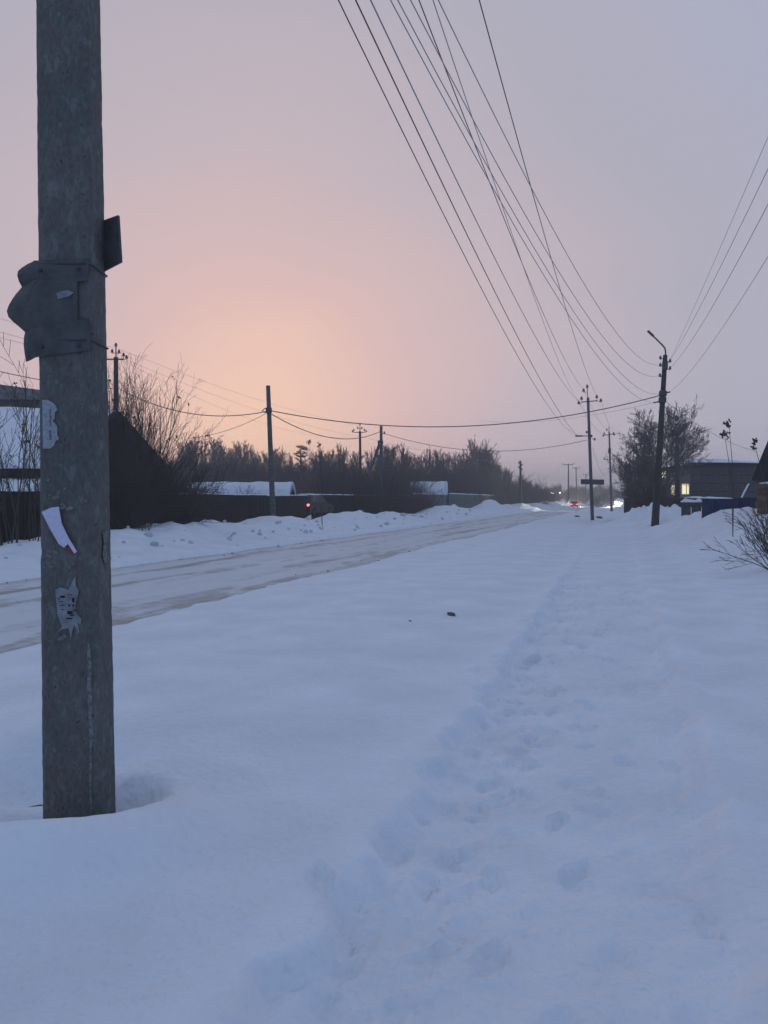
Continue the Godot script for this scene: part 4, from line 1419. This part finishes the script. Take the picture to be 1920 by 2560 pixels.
# ---------------------------------------------------------------- right-hand gardens
func right_side() -> void:
	var yaw := deg_to_rad(16.664)
	var c := Vector3(5.16, 1.60, -64.18)
	var o := thing("plank_house", "grey plank house with lit yellow windows behind the bare tree", "house", Vector3(c.x, 0, c.z), yaw)
	# local: corner at the origin, front wall along +x, lit side wall along -z
	var wd := 6.6
	var dp := 9.0
	var ht := 4.22
	var g := Geo.new()
	g.box(Vector3(wd / 2 + 0.06, ht / 2 - 0.04, -dp / 2 - 0.06), Vector3(wd, ht - 0.08, dp))
	part("wall", g, M.plaster, o)
	for k in 21:
		g = Geo.new()
		g.box(Vector3(wd / 2, 0.11 + k * 0.212, 0.0), Vector3(wd + 0.1, 0.2, 0.11), Basis(Vector3.RIGHT, 0.0 if k % 4 else 0.06), 0.012)
		part("plank", g, M.grey_board if k % 3 != 1 else M.grey_board_b, o)
	g = Geo.new()
	g.box(Vector3(wd / 2, ht + 0.06, -dp / 2), Vector3(wd + 0.8, 0.14, dp + 0.6), Basis(Vector3.BACK, 0.02))
	var rf := part("roof", g, M.dark_board, o)
	g = Geo.new()
	var ns := noise(72, 0.5, 3)
	for i in 20:
		for k in 14:
			var f := []
			for q in [[0, 0], [1, 0], [1, 1], [0, 1]]:
				var x = -0.35 + (i + q[0]) * (wd + 0.7) / 20.0
				var z = 0.28 - (k + q[1]) * (dp + 0.5) / 14.0
				var edge := 0.25 if (k + q[1] == 0 or i + q[0] == 0 or i + q[0] == 20) else 1.0
				f.append(Vector3(x, ht + 0.13 + (0.3 + 0.05 * (2.0 - absf(x - 1.5))) * edge * (1.0 + 0.35 * ns.get_noise_2d(x, z)), z))
			g.face(f, Vector3(3, -30, -4))
	part("roof_snow", g, M.snow, rf)
	var sb := Basis(Vector3(0, 0, 1), Vector3.UP, Vector3(-1, 0, 0))
	for q in [[-1.1, 2.45, 1.55, 0.85], [-3.55, 2.42, 1.3, 0.85], [-5.9, 3.72, 1.0, 0.55]]:
		window(o, Vector3(0.06 - 0.003, q[1], q[0]), q[2], q[3], sb, M.lit_pane)
	for q in [[-1.6, 3.95], [-3.6, 3.95]]:
		window(o, Vector3(0.06 - 0.003, q[1] - 0.3, q[0]), 0.9, 0.6, sb, M.dark_glass)
	var li := o.global_transform
	for q in [Vector3(-0.35, 2.4, -1.6), Vector3(-0.35, 2.4, -4.1), Vector3(-0.35, 3.7, -5.9)]:
		lamp(li * q, Color(1.0, 0.85, 0.5), 0.06, 0.4)
	# low snowy lean-to roof in front of the plank house
	var s := Vector3(4.20, 1.60, -49.28)
	var sh := thing("low_shed", "low snow-topped shed roof with a snowy rafter sticking up, behind the blue fence", "shed", Vector3(s.x, 0, s.z), yaw)
	g = Geo.new()
	g.box(Vector3(1.5, 0.75, -1.2), Vector3(3.0, 1.5, 2.2))
	part("wall", g, M.dark_board, sh)
	g = Geo.new()
	g.box(Vector3(1.5, 1.62, -1.2), Vector3(3.3, 0.1, 2.6), Basis(Vector3.BACK, -0.03))
	part("roof", g, M.grey_board, sh)
	part("roof_snow", snow_cap(3.2, 2.4, 0.2, 9, Transform3D(Basis(Vector3.BACK, -0.03), Vector3(-0.1, 1.68, -1.2))), M.snow, sh)
	g = Geo.new()
	g.bar(Vector3(2.7, 1.62, 0.1), Vector3(3.15, 2.5, 0.1), 0.12, 0.1)
	var raf := part("rafter", g, M.grey_board, sh)
	part("rafter_snow", snow_cap(1.0, 0.14, 0.09, 10, Transform3D(Basis(Vector3.BACK, atan2(0.88, 0.45)), Vector3(2.64, 1.66, 0.1))), M.snow, raf)
	# fences
	fence("blue_fence", "dark blue sheet fence behind the snow bank on the right", Vector2(3.42, -36.52), Vector2(7.06, -36.56), 0.35, 1.32, 1.35, M.blue_sheet, 0.0, 81, 0.15)
	fence("plank_fence", "short grey plank fence with snow heaped on it beside the blue fence", Vector2(2.92, -41.59), Vector2(3.80, -40.81), 0.55, 0.92, 0.55, M.grey_board, 0.22, 82, 0.14)
	fence("dark_fence", "dark brown fence behind the leaning lamp pole", Vector2(0.28, -60.63), Vector2(3.54, -48.04), 0.2, 1.55, 2.0, M.brown_sheet, 0.0, 83)
	# steep black roof at the right edge
	var r := Vector3(4.38, 1.60, -29.50)
	var rh := thing("cottage", "tan cottage with a steep black roof at the right edge", "house", Vector3(r.x, 0, r.z), yaw - deg_to_rad(29.0))
	g = Geo.new()
	g.box(Vector3(3.1, 1.0, -2.6), Vector3(5.8, 2.0, 4.8))
	part("wall", g, M.tan_board_b, rh)
	for k in 9:
		g = Geo.new()
		g.box(Vector3(3.05, 0.16 + k * 0.215, -0.18), Vector3(5.9 + (0.15 if k % 3 == 0 else 0.0), 0.2, 0.1), Basis(), 0.02)
		part("log", g, M.tan_board if k % 2 else M.tan_board_b, rh)
	g = Geo.new()
	g.prism(PackedVector2Array([Vector2(-0.05, 2.28), Vector2(6.2, 2.28), Vector2(5.4, 4.4), Vector2(3.1, 5.2), Vector2(0.75, 4.4)]), 5.4, Transform3D(Basis(), Vector3(0, 0, -2.4)))
	part("roof", g, M.black_roof, rh)
	g = Geo.new()
	g.box(Vector3(3.1, 2.1, 0.1), Vector3(5.9, 0.1, 0.7))
	var led := part("porch_roof", g, M.tan_board_b, rh)
	part("porch_snow", snow_cap(5.8, 0.66, 0.13, 12, Transform3D(Basis(), Vector3(0.2, 2.15, 0.1))), M.snow, led)

# ---------------------------------------------------------------- end of the street
func street_end() -> void:
	var yaw := deg_to_rad(16.664)
	# car driving away
	var c := Vector2(-9.98, -184.93)
	make_car("small car far down the street with red tail lights on", Vector3(c.x, -0.13, c.y), 0.04, M.car_grey, true, true, false)
	for sx in [-0.62, 0.62]:
		beam(Vector3(c.x + sx, 0.52, c.y - 2.3), Vector3(c.x + sx * 2.0, -0.16, c.y - 13.0), Color(1.0, 0.97, 0.9), 350.0, 34.0)
		lamp(Vector3(c.x + sx, 0.62, c.y + 2.3), Color(1.0, 0.15, 0.1), 0.5, 0.15)
	# car standing across the side lane, its headlights on a snow mound
	c = Vector2(3.32, -128.36)
	var y := land(c.x, c.y)
	make_car("dark car with headlights on, half hidden behind shrubs, lighting up a snow mound", Vector3(c.x, y, c.y), yaw + PI / 2 - 0.12, M.car_dark, false, true, false)
	for sz in [-0.62, 0.62]:
		var rt := Vector3(cos(yaw - 0.12), 0, -sin(yaw - 0.12))
		var fw := Vector3(sin(yaw - 0.12), 0, cos(yaw - 0.12))
		var p = Vector3(c.x, y + 0.66, c.y) - rt * 2.3 + fw * sz
		beam(p, p - rt * 3.0 - fw * 0.7 - Vector3(0, 0.1, 0), Color(1.0, 0.98, 0.85), 130.0, 40.0)
	# excavator
	c = Vector2(-18.40, -218.94)
	y = land(c.x, c.y) + 0.1
	var o := thing("excavator", "tracked excavator with raised bent arm and orange beacon far down the street", "excavator", Vector3(c.x, y, c.y), yaw)
	for z in [-1.0, 1.0]:
		var tr := Geo.new()
		tr.prism(PackedVector2Array([Vector2(-1.9, 0.3), Vector2(-1.6, 0.0), Vector2(1.6, 0.0), Vector2(1.9, 0.3), Vector2(1.75, 0.75), Vector2(-1.75, 0.75)]), 0.5, Transform3D(Basis(), Vector3(0, 0, z)))
		part("track", tr, M.rubber, o)
	var g := Geo.new()
	g.box(Vector3(-0.3, 1.35, 0), Vector3(3.2, 1.0, 2.3), Basis(), 0.12)
	part("body", g, M.digger, o)
	g = Geo.new()
	g.prism(PackedVector2Array([Vector2(0.0, 1.8), Vector2(1.25, 1.8), Vector2(1.35, 2.3), Vector2(1.0, 2.95), Vector2(0.0, 2.95)]), 1.0, Transform3D(Basis(), Vector3(0, 0, 0.6)))
	var cab := part("cab", g, M.digger, o)
	g = Geo.new()
	g.box(Vector3(0.55, 2.4, 1.105), Vector3(0.8, 0.7, 0.02))
	part("window", g, M.dark_glass, cab)
	g = Geo.new()
	g.prism(PackedVector2Array([Vector2(0.9, 1.5), Vector2(1.3, 1.4), Vector2(2.7, 2.7), Vector2(3.7, 3.0), Vector2(3.75, 3.3), Vector2(2.6, 3.1)]), 0.42, Transform3D(Basis(), Vector3(0, 0, -0.2)))
	part("boom", g, M.digger, o)
	g = Geo.new()
	g.prism(PackedVector2Array([Vector2(3.3, 3.35), Vector2(3.75, 3.35), Vector2(5.3, 1.35), Vector2(5.05, 1.15), Vector2(3.7, 2.85)]), 0.36, Transform3D(Basis(), Vector3(0, 0, -0.2)))
	part("stick", g, M.digger, o)
	g = Geo.new()
	g.prism(PackedVector2Array([Vector2(4.95, 1.3), Vector2(5.4, 1.35), Vector2(5.5, 0.7), Vector2(5.1, 0.3), Vector2(4.6, 0.5), Vector2(5.0, 0.75)]), 0.8, Transform3D(Basis(), Vector3(0, 0, -0.2)))
	part("bucket", g, M.rubber, o)
	for q in [[0.35, 3.08], [0.75, 3.05]]:
		g = Geo.new()
		g.lathe(Vector3(q[0], 2.95, 0.9), [[0.13, 0.0], [0.15, 0.1], [0.12, 0.24], [0.0, 0.28]], 10)
		part("beacon_light", g, M.beacon, o)
	g = Geo.new()
	g.box(Vector3(2.75, 3.2, 0.1), Vector3(0.4, 0.14, 0.16), Basis(), 0.03)
	part("work_light", g, M.white_lamp, o)
	lamp(o.transform * Vector3(0.55, 3.4, 0.9), Color(1.0, 0.6, 0.2), 2.0, 0.2)
	lamp(o.transform * Vector3(2.75, 3.05, 0.4), Color(0.95, 0.98, 1.0), 2.0, 0.15)
	# white yard lamp at the edge of the thicket
	c = Vector2(-18.64, -182.33)
	o = thing("yard_lamp", "white lamp on a thin post at the end of the thicket", "lamp post", Vector3(c.x, 0.2, c.y), yaw)
	g = Geo.new()
	g.tube(PackedVector3Array([Vector3(0, -0.2, 0), Vector3(0, 2.6, 0)]), PackedFloat32Array([0.06, 0.05]), 8)
	part("post", g, M.steel, o)
	g = Geo.new()
	g.box(Vector3(0, 2.75, 0.05), Vector3(0.42, 0.24, 0.2), Basis(), 0.04)
	part("lamp_head", g, M.white_lamp, o)
	lamp(Vector3(c.x, 2.9, c.y) + Vector3(0.1, 0, 0.4), Color(0.95, 0.98, 1.0), 2.0, 0.15)

# ---------------------------------------------------------------- trees and shrubs
func vegetation() -> void:
	var yaw := deg_to_rad(16.664)
	# prototypes of the trees behind the thicket; each stands at the first of its places
	var slim := {"levels": 2, "kids": [7, 5], "angle": [0.55, 0.6], "start": [0.2, 0.2], "ratio": [0.5, 0.55], "crook": 0.10, "up": 0.10, "tip": 0.4, "thin": 0.018, "girth": 0.15, "first": 40, "low": 0.2, "spread": 0.5, "reach": 0.34, "taper": 0.4, "bole": 0.8}
	var bushy := {"levels": 2, "kids": [9, 6], "angle": [0.6, 0.65], "start": [0.15, 0.15], "ratio": [0.5, 0.5], "crook": 0.12, "up": 0.12, "tip": 0.4, "thin": 0.018, "girth": 0.16, "first": 46, "low": 0.12, "spread": 0.6, "reach": 0.4, "taper": 0.35, "bole": 0.75}
	var narrow := {"levels": 2, "kids": [6, 5], "angle": [0.4, 0.5], "start": [0.2, 0.2], "ratio": [0.45, 0.5], "crook": 0.08, "up": 0.16, "tip": 0.4, "thin": 0.018, "girth": 0.13, "first": 40, "low": 0.15, "spread": 0.4, "reach": 0.28, "taper": 0.4, "bole": 0.8}
	var protos := []
	var kinds := [["slim bare tree among the line of leafless trees behind the fences", slim], ["bushy bare tree among the line of leafless trees behind the fences", bushy], ["narrow upright bare tree among the line of leafless trees behind the fences", narrow]]
	for k in 6:
		protos.append(tree_proto("bare_tree", 100 + k, 10.0, kinds[k % 3][1], M.bark, kinds[k % 3][0], "tree", "leafless trees behind the fences"))
	var spots := []
	# [plan position, height]
	for q in [[Vector2(-52.50, -88.68), 9.5], [Vector2(-61.25, -106.94), 10.5], [Vector2(-58.91, -105.55), 10.2], [Vector2(-60.88, -112.27), 12.0], [Vector2(-59.54, -112.67), 11.4], [Vector2(-59.73, -115.75), 10.4], [Vector2(-57.88, -114.21), 11.2], [Vector2(-58.64, -118.16), 10.6], [Vector2(-55.43, -114.95), 9.2], [Vector2(-51.68, -109.81), 9.4], [Vector2(-49.58, -110.43), 9.0], [Vector2(-47.72, -108.90), 8.6],
		[Vector2(-39.04, -97.93), 8.4], [Vector2(-39.06, -101.06), 8.4], [Vector2(-36.50, -97.65), 8.0], [Vector2(-34.22, -94.15), 9.0], [Vector2(-33.91, -96.33), 8.0], [Vector2(-31.73, -92.81), 7.6], [Vector2(-30.25, -93.25), 7.6], [Vector2(-29.89, -95.45), 7.6], [Vector2(-26.73, -90.13), 8.2], [Vector2(-26.37, -92.33), 8.2], [Vector2(-25.92, -94.55), 8.6], [Vector2(-25.67, -96.71), 8.2],
		[Vector2(-27.66, -108.64), 8.6], [Vector2(-27.63, -112.83), 8.8], [Vector2(-27.07, -115.08), 8.2], [Vector2(-26.37, -117.38), 9.0], [Vector2(-25.74, -119.66), 8.8], [Vector2(-24.96, -121.98), 9.2], [Vector2(-24.50, -124.21), 9.2], [Vector2(-23.89, -126.47), 10.2], [Vector2(-23.51, -128.68), 11.2], [Vector2(-22.97, -130.93), 10.6], [Vector2(-21.95, -131.23), 10.8], [Vector2(-21.69, -135.49), 10.2], [Vector2(-21.07, -137.76), 8.8], [Vector2(-20.71, -142.04), 7.6], [Vector2(-20.30, -146.34), 7.4], [Vector2(-19.69, -150.70), 6.6], [Vector2(-19.02, -155.08), 6.2], [Vector2(-18.51, -161.49), 5.6], [Vector2(-18.08, -167.89), 5.2], [Vector2(-17.56, -174.30), 4.4], [Vector2(-18.11, -192.93), 3.8]]:
		spots.append(q)
	rng.seed = 200
	for k in spots.size():
		var q: Array = spots[k]
		var f: float = q[1] / 10.0 * rng.randf_range(0.95, 1.06)
		var size := Vector3(f * rng.randf_range(0.85, 1.15), f, f * rng.randf_range(0.85, 1.15))
		var at := on(q[0])
		var which: int = k if k < 6 else (k * 5 + k / 7) % 6
		var zone := "above the long snowy round roof" if k < 9 else ("between the plain pole and the pine" if k < 12 else ("between the pine and the braced pole" if k < 20 else ("right of the braced pole, behind the pale fence" if k < 31 else ("in the tallest clump above the pale fence" if k < 37 else "where the tree line sinks towards the street end"))))
		var label: String = ["slim", "bushy", "narrow upright"][which % 3] + " leafless tree " + zone
		if k < 6:
			protos[k].position = at
			protos[k].scale = size
			protos[k].set_meta("label", label)
		else:
			copy(protos[which], at, rng.randf() * TAU, size, label)
	# the one pine
	rng.seed = 300
	var pp := Vector2(-37.24, -89.07)
	var pine := thing("pine_tree", "dark round-crowned pine rising above the bare trees right of the plain pole", "tree", on(pp))
	var tg := Geo.new()
	tg.tube(PackedVector3Array([Vector3(0, -0.3, 0), Vector3(0.05, 4.0, 0), Vector3(-0.05, 7.6, 0.05)]), PackedFloat32Array([0.18, 0.13, 0.05]), 8)
	part("trunk", tg, M.bark, pine)
	var cg := Geo.new()
	for k in 90:
		var hh := rng.randf_range(0.35, 1.0)
		var rr := 1.35 * sqrt(maxf(0.05, 1.0 - pow((hh - 0.62) / 0.42, 2.0)))
		var a := rng.randf() * TAU
		var d := rng.randf_range(0.25, 1.0) * rr
		var c := Vector3(cos(a) * d, hh * 8.0, sin(a) * d)
		for j in 16:
			var dir := Vector3(rng.randfn(), absf(rng.randfn()) * 0.6, rng.randfn()).normalized()
			cg.tube(PackedVector3Array([c, c + dir * rng.randf_range(0.2, 0.42)]), PackedFloat32Array([0.03, 0.012]), 3, false)
		if k % 3 == 0:
			cg.tube(PackedVector3Array([Vector3(0, c.y - 0.3, 0), c]), PackedFloat32Array([0.035, 0.02]), 4, false)
	part("crown", cg, M.needles, pine)
	# undergrowth
	var brush := {"levels": 2, "kids": [9, 5], "angle": [0.6, 0.7], "start": [0.12, 0.15], "ratio": [0.45, 0.45], "crook": 0.13, "up": 0.07, "tip": 0.35, "thin": 0.006, "girth": 0.022}
	var bushes := []
	for k in 4:
		bushes.append(shrub_proto("bare_shrub", 400 + k, 3.0, 20, 0.45, brush, M.bark, "x"))
	# thicket: countless stems behind and between the fences
	var mm := MultiMesh.new()
	mm.transform_format = MultiMesh.TRANSFORM_3D
	mm.mesh = (bushes[1].get_child(0) as MeshInstance3D).mesh
	rng.seed = 500
	var put := []
	for q in [[[-62.0, -66.0], [-42.0, -96.0], 150, 2.5, 5.0, 6.6], [[-42.0, -96.0], [-26.0, -114.0], 160, 2.2, 4.6, 6.4], [[-26.0, -112.0], [-22.5, -140.0], 90, 1.6, 4.4, 6.4], [[-22.0, -138.0], [-19.0, -170.0], 70, 1.5, 3.4, 5.0], [[-19.0, -168.0], [-17.5, -200.0], 40, 1.2, 2.4, 3.6], [[-24.0, -62.0], [-23.0, -82.0], 46, 1.2, 2.6, 4.4], [[-18.9, -57.0], [-18.9, -76.0], 40, 0.5, 1.2, 2.4]]:
		for k in q[2]:
			var t := rng.randf()
			var x: float = lerpf(q[0][0], q[1][0], t) + rng.randfn() * q[3]
			var z: float = lerpf(q[0][1], q[1][1], t) + rng.randfn() * 3.0
			if x > -20.6 and q[3] > 0.6 and z > -136.0:
				x = -21.5 - rng.randf() * 2.0
			if (x > -33.0 and z > -60.0) or (x > -28.5 and z < -92.0 and z > -104.0):
				continue
			var s: float = rng.randf_range(q[4], q[5]) / 3.0
			put.append(Transform3D(Basis(Vector3.UP, rng.randf() * TAU).scaled(Vector3(s * 1.1, s, s * 1.1)), Vector3(x, land(x, z), z)))
	mm.instance_count = put.size()
	for k in put.size():
		mm.set_instance_transform(k, put[k])
	var th := MultiMeshInstance3D.new()
	th.name = "thicket"
	th.multimesh = mm
	th.material_override = M.bark
	add_child(th, true)
	tag(th, "dense leafless brushwood filling the land behind the fences", "thicket", "", "stuff")
	# far wood across the end of the street
	var mw := MultiMesh.new()
	mw.transform_format = MultiMesh.TRANSFORM_3D
	mw.mesh = (protos[1].get_child(1) as MeshInstance3D).mesh
	mw.instance_count = 150
	rng.seed = 510
	for k in 150:
		var x := rng.randf_range(-70.0, 60.0)
		var z := -rng.randf_range(300.0, 350.0)
		var s := rng.randf_range(0.5, 0.85)
		mw.set_instance_transform(k, Transform3D(Basis(Vector3.UP, rng.randf() * TAU).scaled(Vector3(s * 1.6, s, s * 1.6)), Vector3(x, -0.5, z)))
	var fw := MultiMeshInstance3D.new()
	fw.name = "distant_wood"
	fw.multimesh = mw
	fw.material_override = M.bark
	add_child(fw, true)
	tag(fw, "hazy low wood across the far end of the street", "wood", "", "stuff")
	# single shrubs one can point at on the near verge of the far side
	var whip := {"levels": 2, "kids": [8, 5], "angle": [0.45, 0.5], "start": [0.25, 0.2], "ratio": [0.4, 0.4], "crook": 0.07, "up": 0.035, "tip": 0.4, "thin": 0.006, "girth": 0.03, "seed": 0.03}
	var tall := shrub_proto("tall_shrub", 420, 6.4, 44, 0.27, whip, M.bark, "tall fan of bare branches rising beside the dark gable", "", Vector3(0.05, 0, 0))
	tall.position = on(Vector2(-18.74, -27.80))
	tall.scale = Vector3(0.82, 0.95, 0.82)
	var tall_b := copy(tall, on(Vector2(-20.11, -28.43)), 2.0, Vector3(0.9, 1.08, 0.9), "tall bare shrub in front of the crossarm pole, right against the concrete post")
	var thinl := shrub_proto("tall_shrub", 421, 4.6, 8, 0.25, whip, M.bark, "thin bare shrub at the left edge in front of the snowy roof")
	thinl.position = on(Vector2(-15.70, -17.22))
	var tall_c := copy(thinl, on(Vector2(-15.77, -18.25)), 1.0, Vector3(0.8, 0.95, 0.8), "bare shrub in front of the snowy roof left of the post")
	var first := true
	rng.seed = 520
	var list := [["low tangled shrub against the right side of the concrete post", Vector2(-16.81, -24.20), 1.0], ["dense dark shrub under the gable slope", Vector2(-17.21, -25.65), 1.05], ["dense dark shrub right of the gable slope", Vector2(-17.51, -27.12), 1.05], ["spreading shrub at the left end of the brown fence", Vector2(-18.21, -29.00), 0.9], ["shrub drooping over the snow bank before the brown fence", Vector2(-16.73, -27.36), 0.5], ["smaller shrub leaning over the brown fence", Vector2(-19.95, -33.70), 0.62], ["shrub behind the dark tangle, under the slanting cable", Vector2(-20.50, -33.53), 1.0], ["thin shrub before the left part of the snowy round roof", Vector2(-23.07, -42.16), 0.8], ["thin shrub before the middle of the snowy round roof", Vector2(-22.80, -45.37), 0.75],
		["dense shrub in front of the dark gable wall", Vector2(-18.38, -26.86), 1.15], ["broad shrub at the foot of the gable slope", Vector2(-18.90, -28.79), 1.15], ["shrub behind the tangle at the end of the gable", Vector2(-20.09, -31.57), 1.2], ["shrub between the gable and the snowy round roof", Vector2(-22.28, -36.13), 1.15],
		["shrub half buried in the snow below the dark tangle", Vector2(-16.04, -25.47), 0.5], ["twiggy clump poking from the bank under the dark tangle", Vector2(-15.62, -23.51), 0.45], ["dark shrub spilling over the snow at the edge of the brown fence", Vector2(-16.88, -28.36), 0.45],
		["dark shrub left of the thin wooden pole", Vector2(-22.14, -62.28), 1.2], ["dark shrub at the foot of the braced pole", Vector2(-17.65, -57.36), 1.25], ["dark shrub between the two poles in the thicket", Vector2(-19.44, -58.91), 1.3], ["dark shrub right of the braced pole", Vector2(-17.58, -61.55), 1.15], ["low shrub before the grey fence", Vector2(-20.58, -54.39), 0.7], ["shrub at the left end of the pale fence", Vector2(-18.72, -69.56), 0.9], ["shrub behind the left end of the pale fence", Vector2(-21.82, -85.34), 1.3]]
	for k in list.size():
		var s: float = list[k][2]
		var size := Vector3(s * 1.15, s, s * 1.15)
		if k < 4:
			bushes[k].position = on(list[k][1])
			bushes[k].scale = size
			bushes[k].set_meta("label", list[k][0])
		else:
			copy(bushes[k % 4], on(list[k][1]), rng.randf() * TAU, size, list[k][0])
	# a leafless hedge of stems between the posts on the far verge
	for q in [["leafless shrub behind the garden fence left of the post", Vector2(-17.77, -20.78), 0.7]]:
		copy(bushes[2], on(q[1]), 1.2, Vector3(q[2], q[2], q[2]), q[0])
	# big spreading tree on the right
	var big := {"levels": 3, "kids": [9, 7, 6], "angle": [0.6, 0.65, 0.65], "start": [0.2, 0.15, 0.15], "ratio": [0.5, 0.5, 0.5], "crook": 0.12, "up": 0.06, "tip": 0.4, "thin": 0.009, "girth": 0.22, "first": 32, "low": 0.14, "spread": 0.75, "reach": 0.56, "taper": 0.35, "bole": 0.62, "bend": 1.5}
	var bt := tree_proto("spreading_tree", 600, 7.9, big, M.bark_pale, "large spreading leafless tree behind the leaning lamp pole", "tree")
	bt.position = on(Vector2(2.57, -56.10))
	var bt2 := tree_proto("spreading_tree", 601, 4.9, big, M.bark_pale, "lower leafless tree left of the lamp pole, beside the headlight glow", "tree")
	bt2.position = on(Vector2(1.11, -59.84))
	for q in [["dark leafless shrub behind the leaning lamp pole", Vector2(1.89, -54.85), 1.05], ["dark leafless shrub left of the lit lower window", Vector2(2.57, -56.10), 1.0], ["dark leafless shrub behind the snow heap left of the lamp pole", Vector2(1.42, -56.80), 0.85]]:
		copy(bushes[0], on(q[1]), 0.7, Vector3(q[2], q[2], q[2]), q[0])
	for q in [["hazy shrub beyond the next pole", Vector2(-3.65, -155.50), 1.1], ["hazy shrub right of the next pole", Vector2(-0.34, -146.05), 1.2], ["hazy shrub under the dark board", Vector2(-4.67, -165.64), 0.8]]:
		copy(bushes[3], on(q[1]), 2.2, Vector3(q[2], q[2], q[2]), q[0])
	# shrub at the right edge, close to the path
	var low := {"levels": 2, "kids": [7, 4], "angle": [0.5, 0.55], "start": [0.2, 0.2], "ratio": [0.45, 0.4], "crook": 0.10, "up": 0.03, "tip": 0.35, "thin": 0.004, "girth": 0.014}
	var lw := shrub_proto("low_shrub", 430, 1.35, 14, 0.55, low, M.bark, "low bare shrub spreading over the snow at the right edge", "", Vector3(-0.45, 0.3, -0.2))
	lw.position = on(Vector2(3.13, -17.64), 0.15)
	var lw2 := copy(lw, on(Vector2(3.55, -20.38)), 0.6, Vector3(0.8, 1.1, 0.8), "taller bare shrub at the right edge in front of the blue fence")
	# dry weeds with seed heads
	rng.seed = 700
	for q in [["tall dry weed with two clustered seed heads above the plank house", Vector3(2.61, 1.21, -20.61), Vector3(2.40, 3.22, -20.58), Vector3(2.50, 3.45, -20.61)], ["tall dry weed with one small seed head at the right edge", Vector3(3.46, 1.26, -20.87), Vector3(3.08, 2.99, -20.78), Vector3(3.08, 2.99, -20.78)], ["dry weed with dark seed heads beside the pine", Vector3(-13.02, 0.87, -33.67), Vector3(-13.17, 4.12, -33.68), Vector3(-13.63, 4.25, -33.55)]]:
		var b: Vector3 = q[1]
		var o := thing("dry_weed", q[0], "weed", b)
		for e in ([q[2]] if q[2] == q[3] else [q[2], q[3]]):
			var d: Vector3 = e - b
			var g := Geo.new()
			g.tube(PackedVector3Array([Vector3(0, -0.5, 0), d * 0.35 + Vector3(0.05, 0, 0), d * 0.7 + Vector3(0.03, 0, 0), d]), PackedFloat32Array([0.011, 0.009, 0.007, 0.005]), 5)
			part("stalk", g, M.bark, o)
			g = Geo.new()
			for k in 7:
				seed_head(g, d + Vector3(rng.randfn() * 0.05, rng.randfn() * 0.06, rng.randfn() * 0.05), 0.05)
			part("seed_head", g, M.bark, o)

# ---------------------------------------------------------------- small stuff
func lump(sd: int, squash: float) -> ArrayMesh:
	var nn := noise(sd, 1.3, 3)
	var g := Geo.new()
	var rows := 6
	var cols := 9
	var p := []
	for j in rows + 1:
		var row := []
		for i in cols:
			var a := TAU * i / cols
			var e := PI * j / rows - PI / 2
			var d := Vector3(cos(e) * cos(a), sin(e), cos(e) * sin(a))
			row.append(d * (1.0 + 0.55 * nn.get_noise_3dv(d * 1.3)) * Vector3(1, squash, 1))
		p.append(row)
	for j in rows:
		for i in cols:
			g.face([p[j][i], p[j][(i + 1) % cols], p[j + 1][(i + 1) % cols], p[j + 1][i]], Vector3.ZERO)
	var st := SurfaceTool.new()
	st.create_from(g.mesh(), 0)
	st.set_smooth_group(0)
	return st.commit()

func scatter(called: String, label: String, category: String, mesh_: Mesh, m: Material, list: Array) -> void:
	var mm := MultiMesh.new()
	mm.transform_format = MultiMesh.TRANSFORM_3D
	mm.mesh = mesh_
	mm.instance_count = list.size()
	for k in list.size():
		mm.set_instance_transform(k, list[k])
	var o := MultiMeshInstance3D.new()
	o.name = called
	o.multimesh = mm
	o.material_override = m
	add_child(o, true)
	tag(o, label, category, "", "stuff")

func litter() -> void:
	rng.seed = 800
	var a := []
	for k in 150:
		var z := -rng.randf_range(12.0, 75.0)
		var x := -14.2 + rng.randfn() * 1.0
		if x > -12.9 or x < -17.5:
			continue
		var s := absf(rng.randfn()) * 0.055 + 0.025
		a.append(Transform3D(Basis(Vector3(rng.randfn(), rng.randfn(), rng.randfn()).normalized(), rng.randf() * 6.0).scaled(Vector3.ONE * s), Vector3(x, land(x, z) + s * 0.25, z)))
	scatter("snow_clods", "loose clods of ploughed snow on the far verge", "snow", lump(1, 0.8), M.clod, a)
	var b := []
	for k in 200:
		var z := -rng.randf_range(6.0, 60.0)
		var left := rng.randf() < 0.45
		var x := (ROAD_L - 0.05 + absf(rng.randfn()) * 0.25) if left else (ROAD_R + 0.1 - absf(rng.randfn()) * 0.3)
		var s := absf(rng.randfn()) * 0.011 + 0.006
		b.append(Transform3D(Basis(Vector3.UP, rng.randf() * 6.0).scaled(Vector3(s * 1.5, s, s)), Vector3(x, maxf(land(x, z), -0.145) + s * 0.2, z)))
	scatter("road_grit", "brown grit and frozen slush along the road edges", "grit", lump(2, 0.6), M.dirt, b)
	# single dark bits lying in the snow
	for q in [["dark frozen clod half sunk in the smooth snow left of the path", Vector2(-2.17, -10.42), 0.055, "clod"], ["tiny dark twig scrap on the smooth snow left of the path", Vector2(-2.55, -9.68), 0.018, "clod"], ["dark frozen lump in the snow before the red-lit car", Vector2(-3.64, -71.99), 0.2, "clod"], ["dark lump of dirty snow right of the dark board pole", Vector2(-1.64, -68.41), 0.22, "clod"]]:
		var o := part("frozen_clod", lump(5, 0.7), M.dirt)
		tag(o, q[0], q[3])
		o.position = on(q[1], q[2] * 0.2)
		o.scale = Vector3(1.5, 0.8, 0.8) * q[2]
		o.rotation.y = -0.7
	var o := part("frozen_clod", lump(6, 0.5), M.dirt)
	tag(o, "patch of dark frozen dirt in the hollow left of the post", "clod")
	o.position = on(Vector2(-3.24, -3.8), 0.0)
	o.scale = Vector3(0.07, 0.03, 0.06)
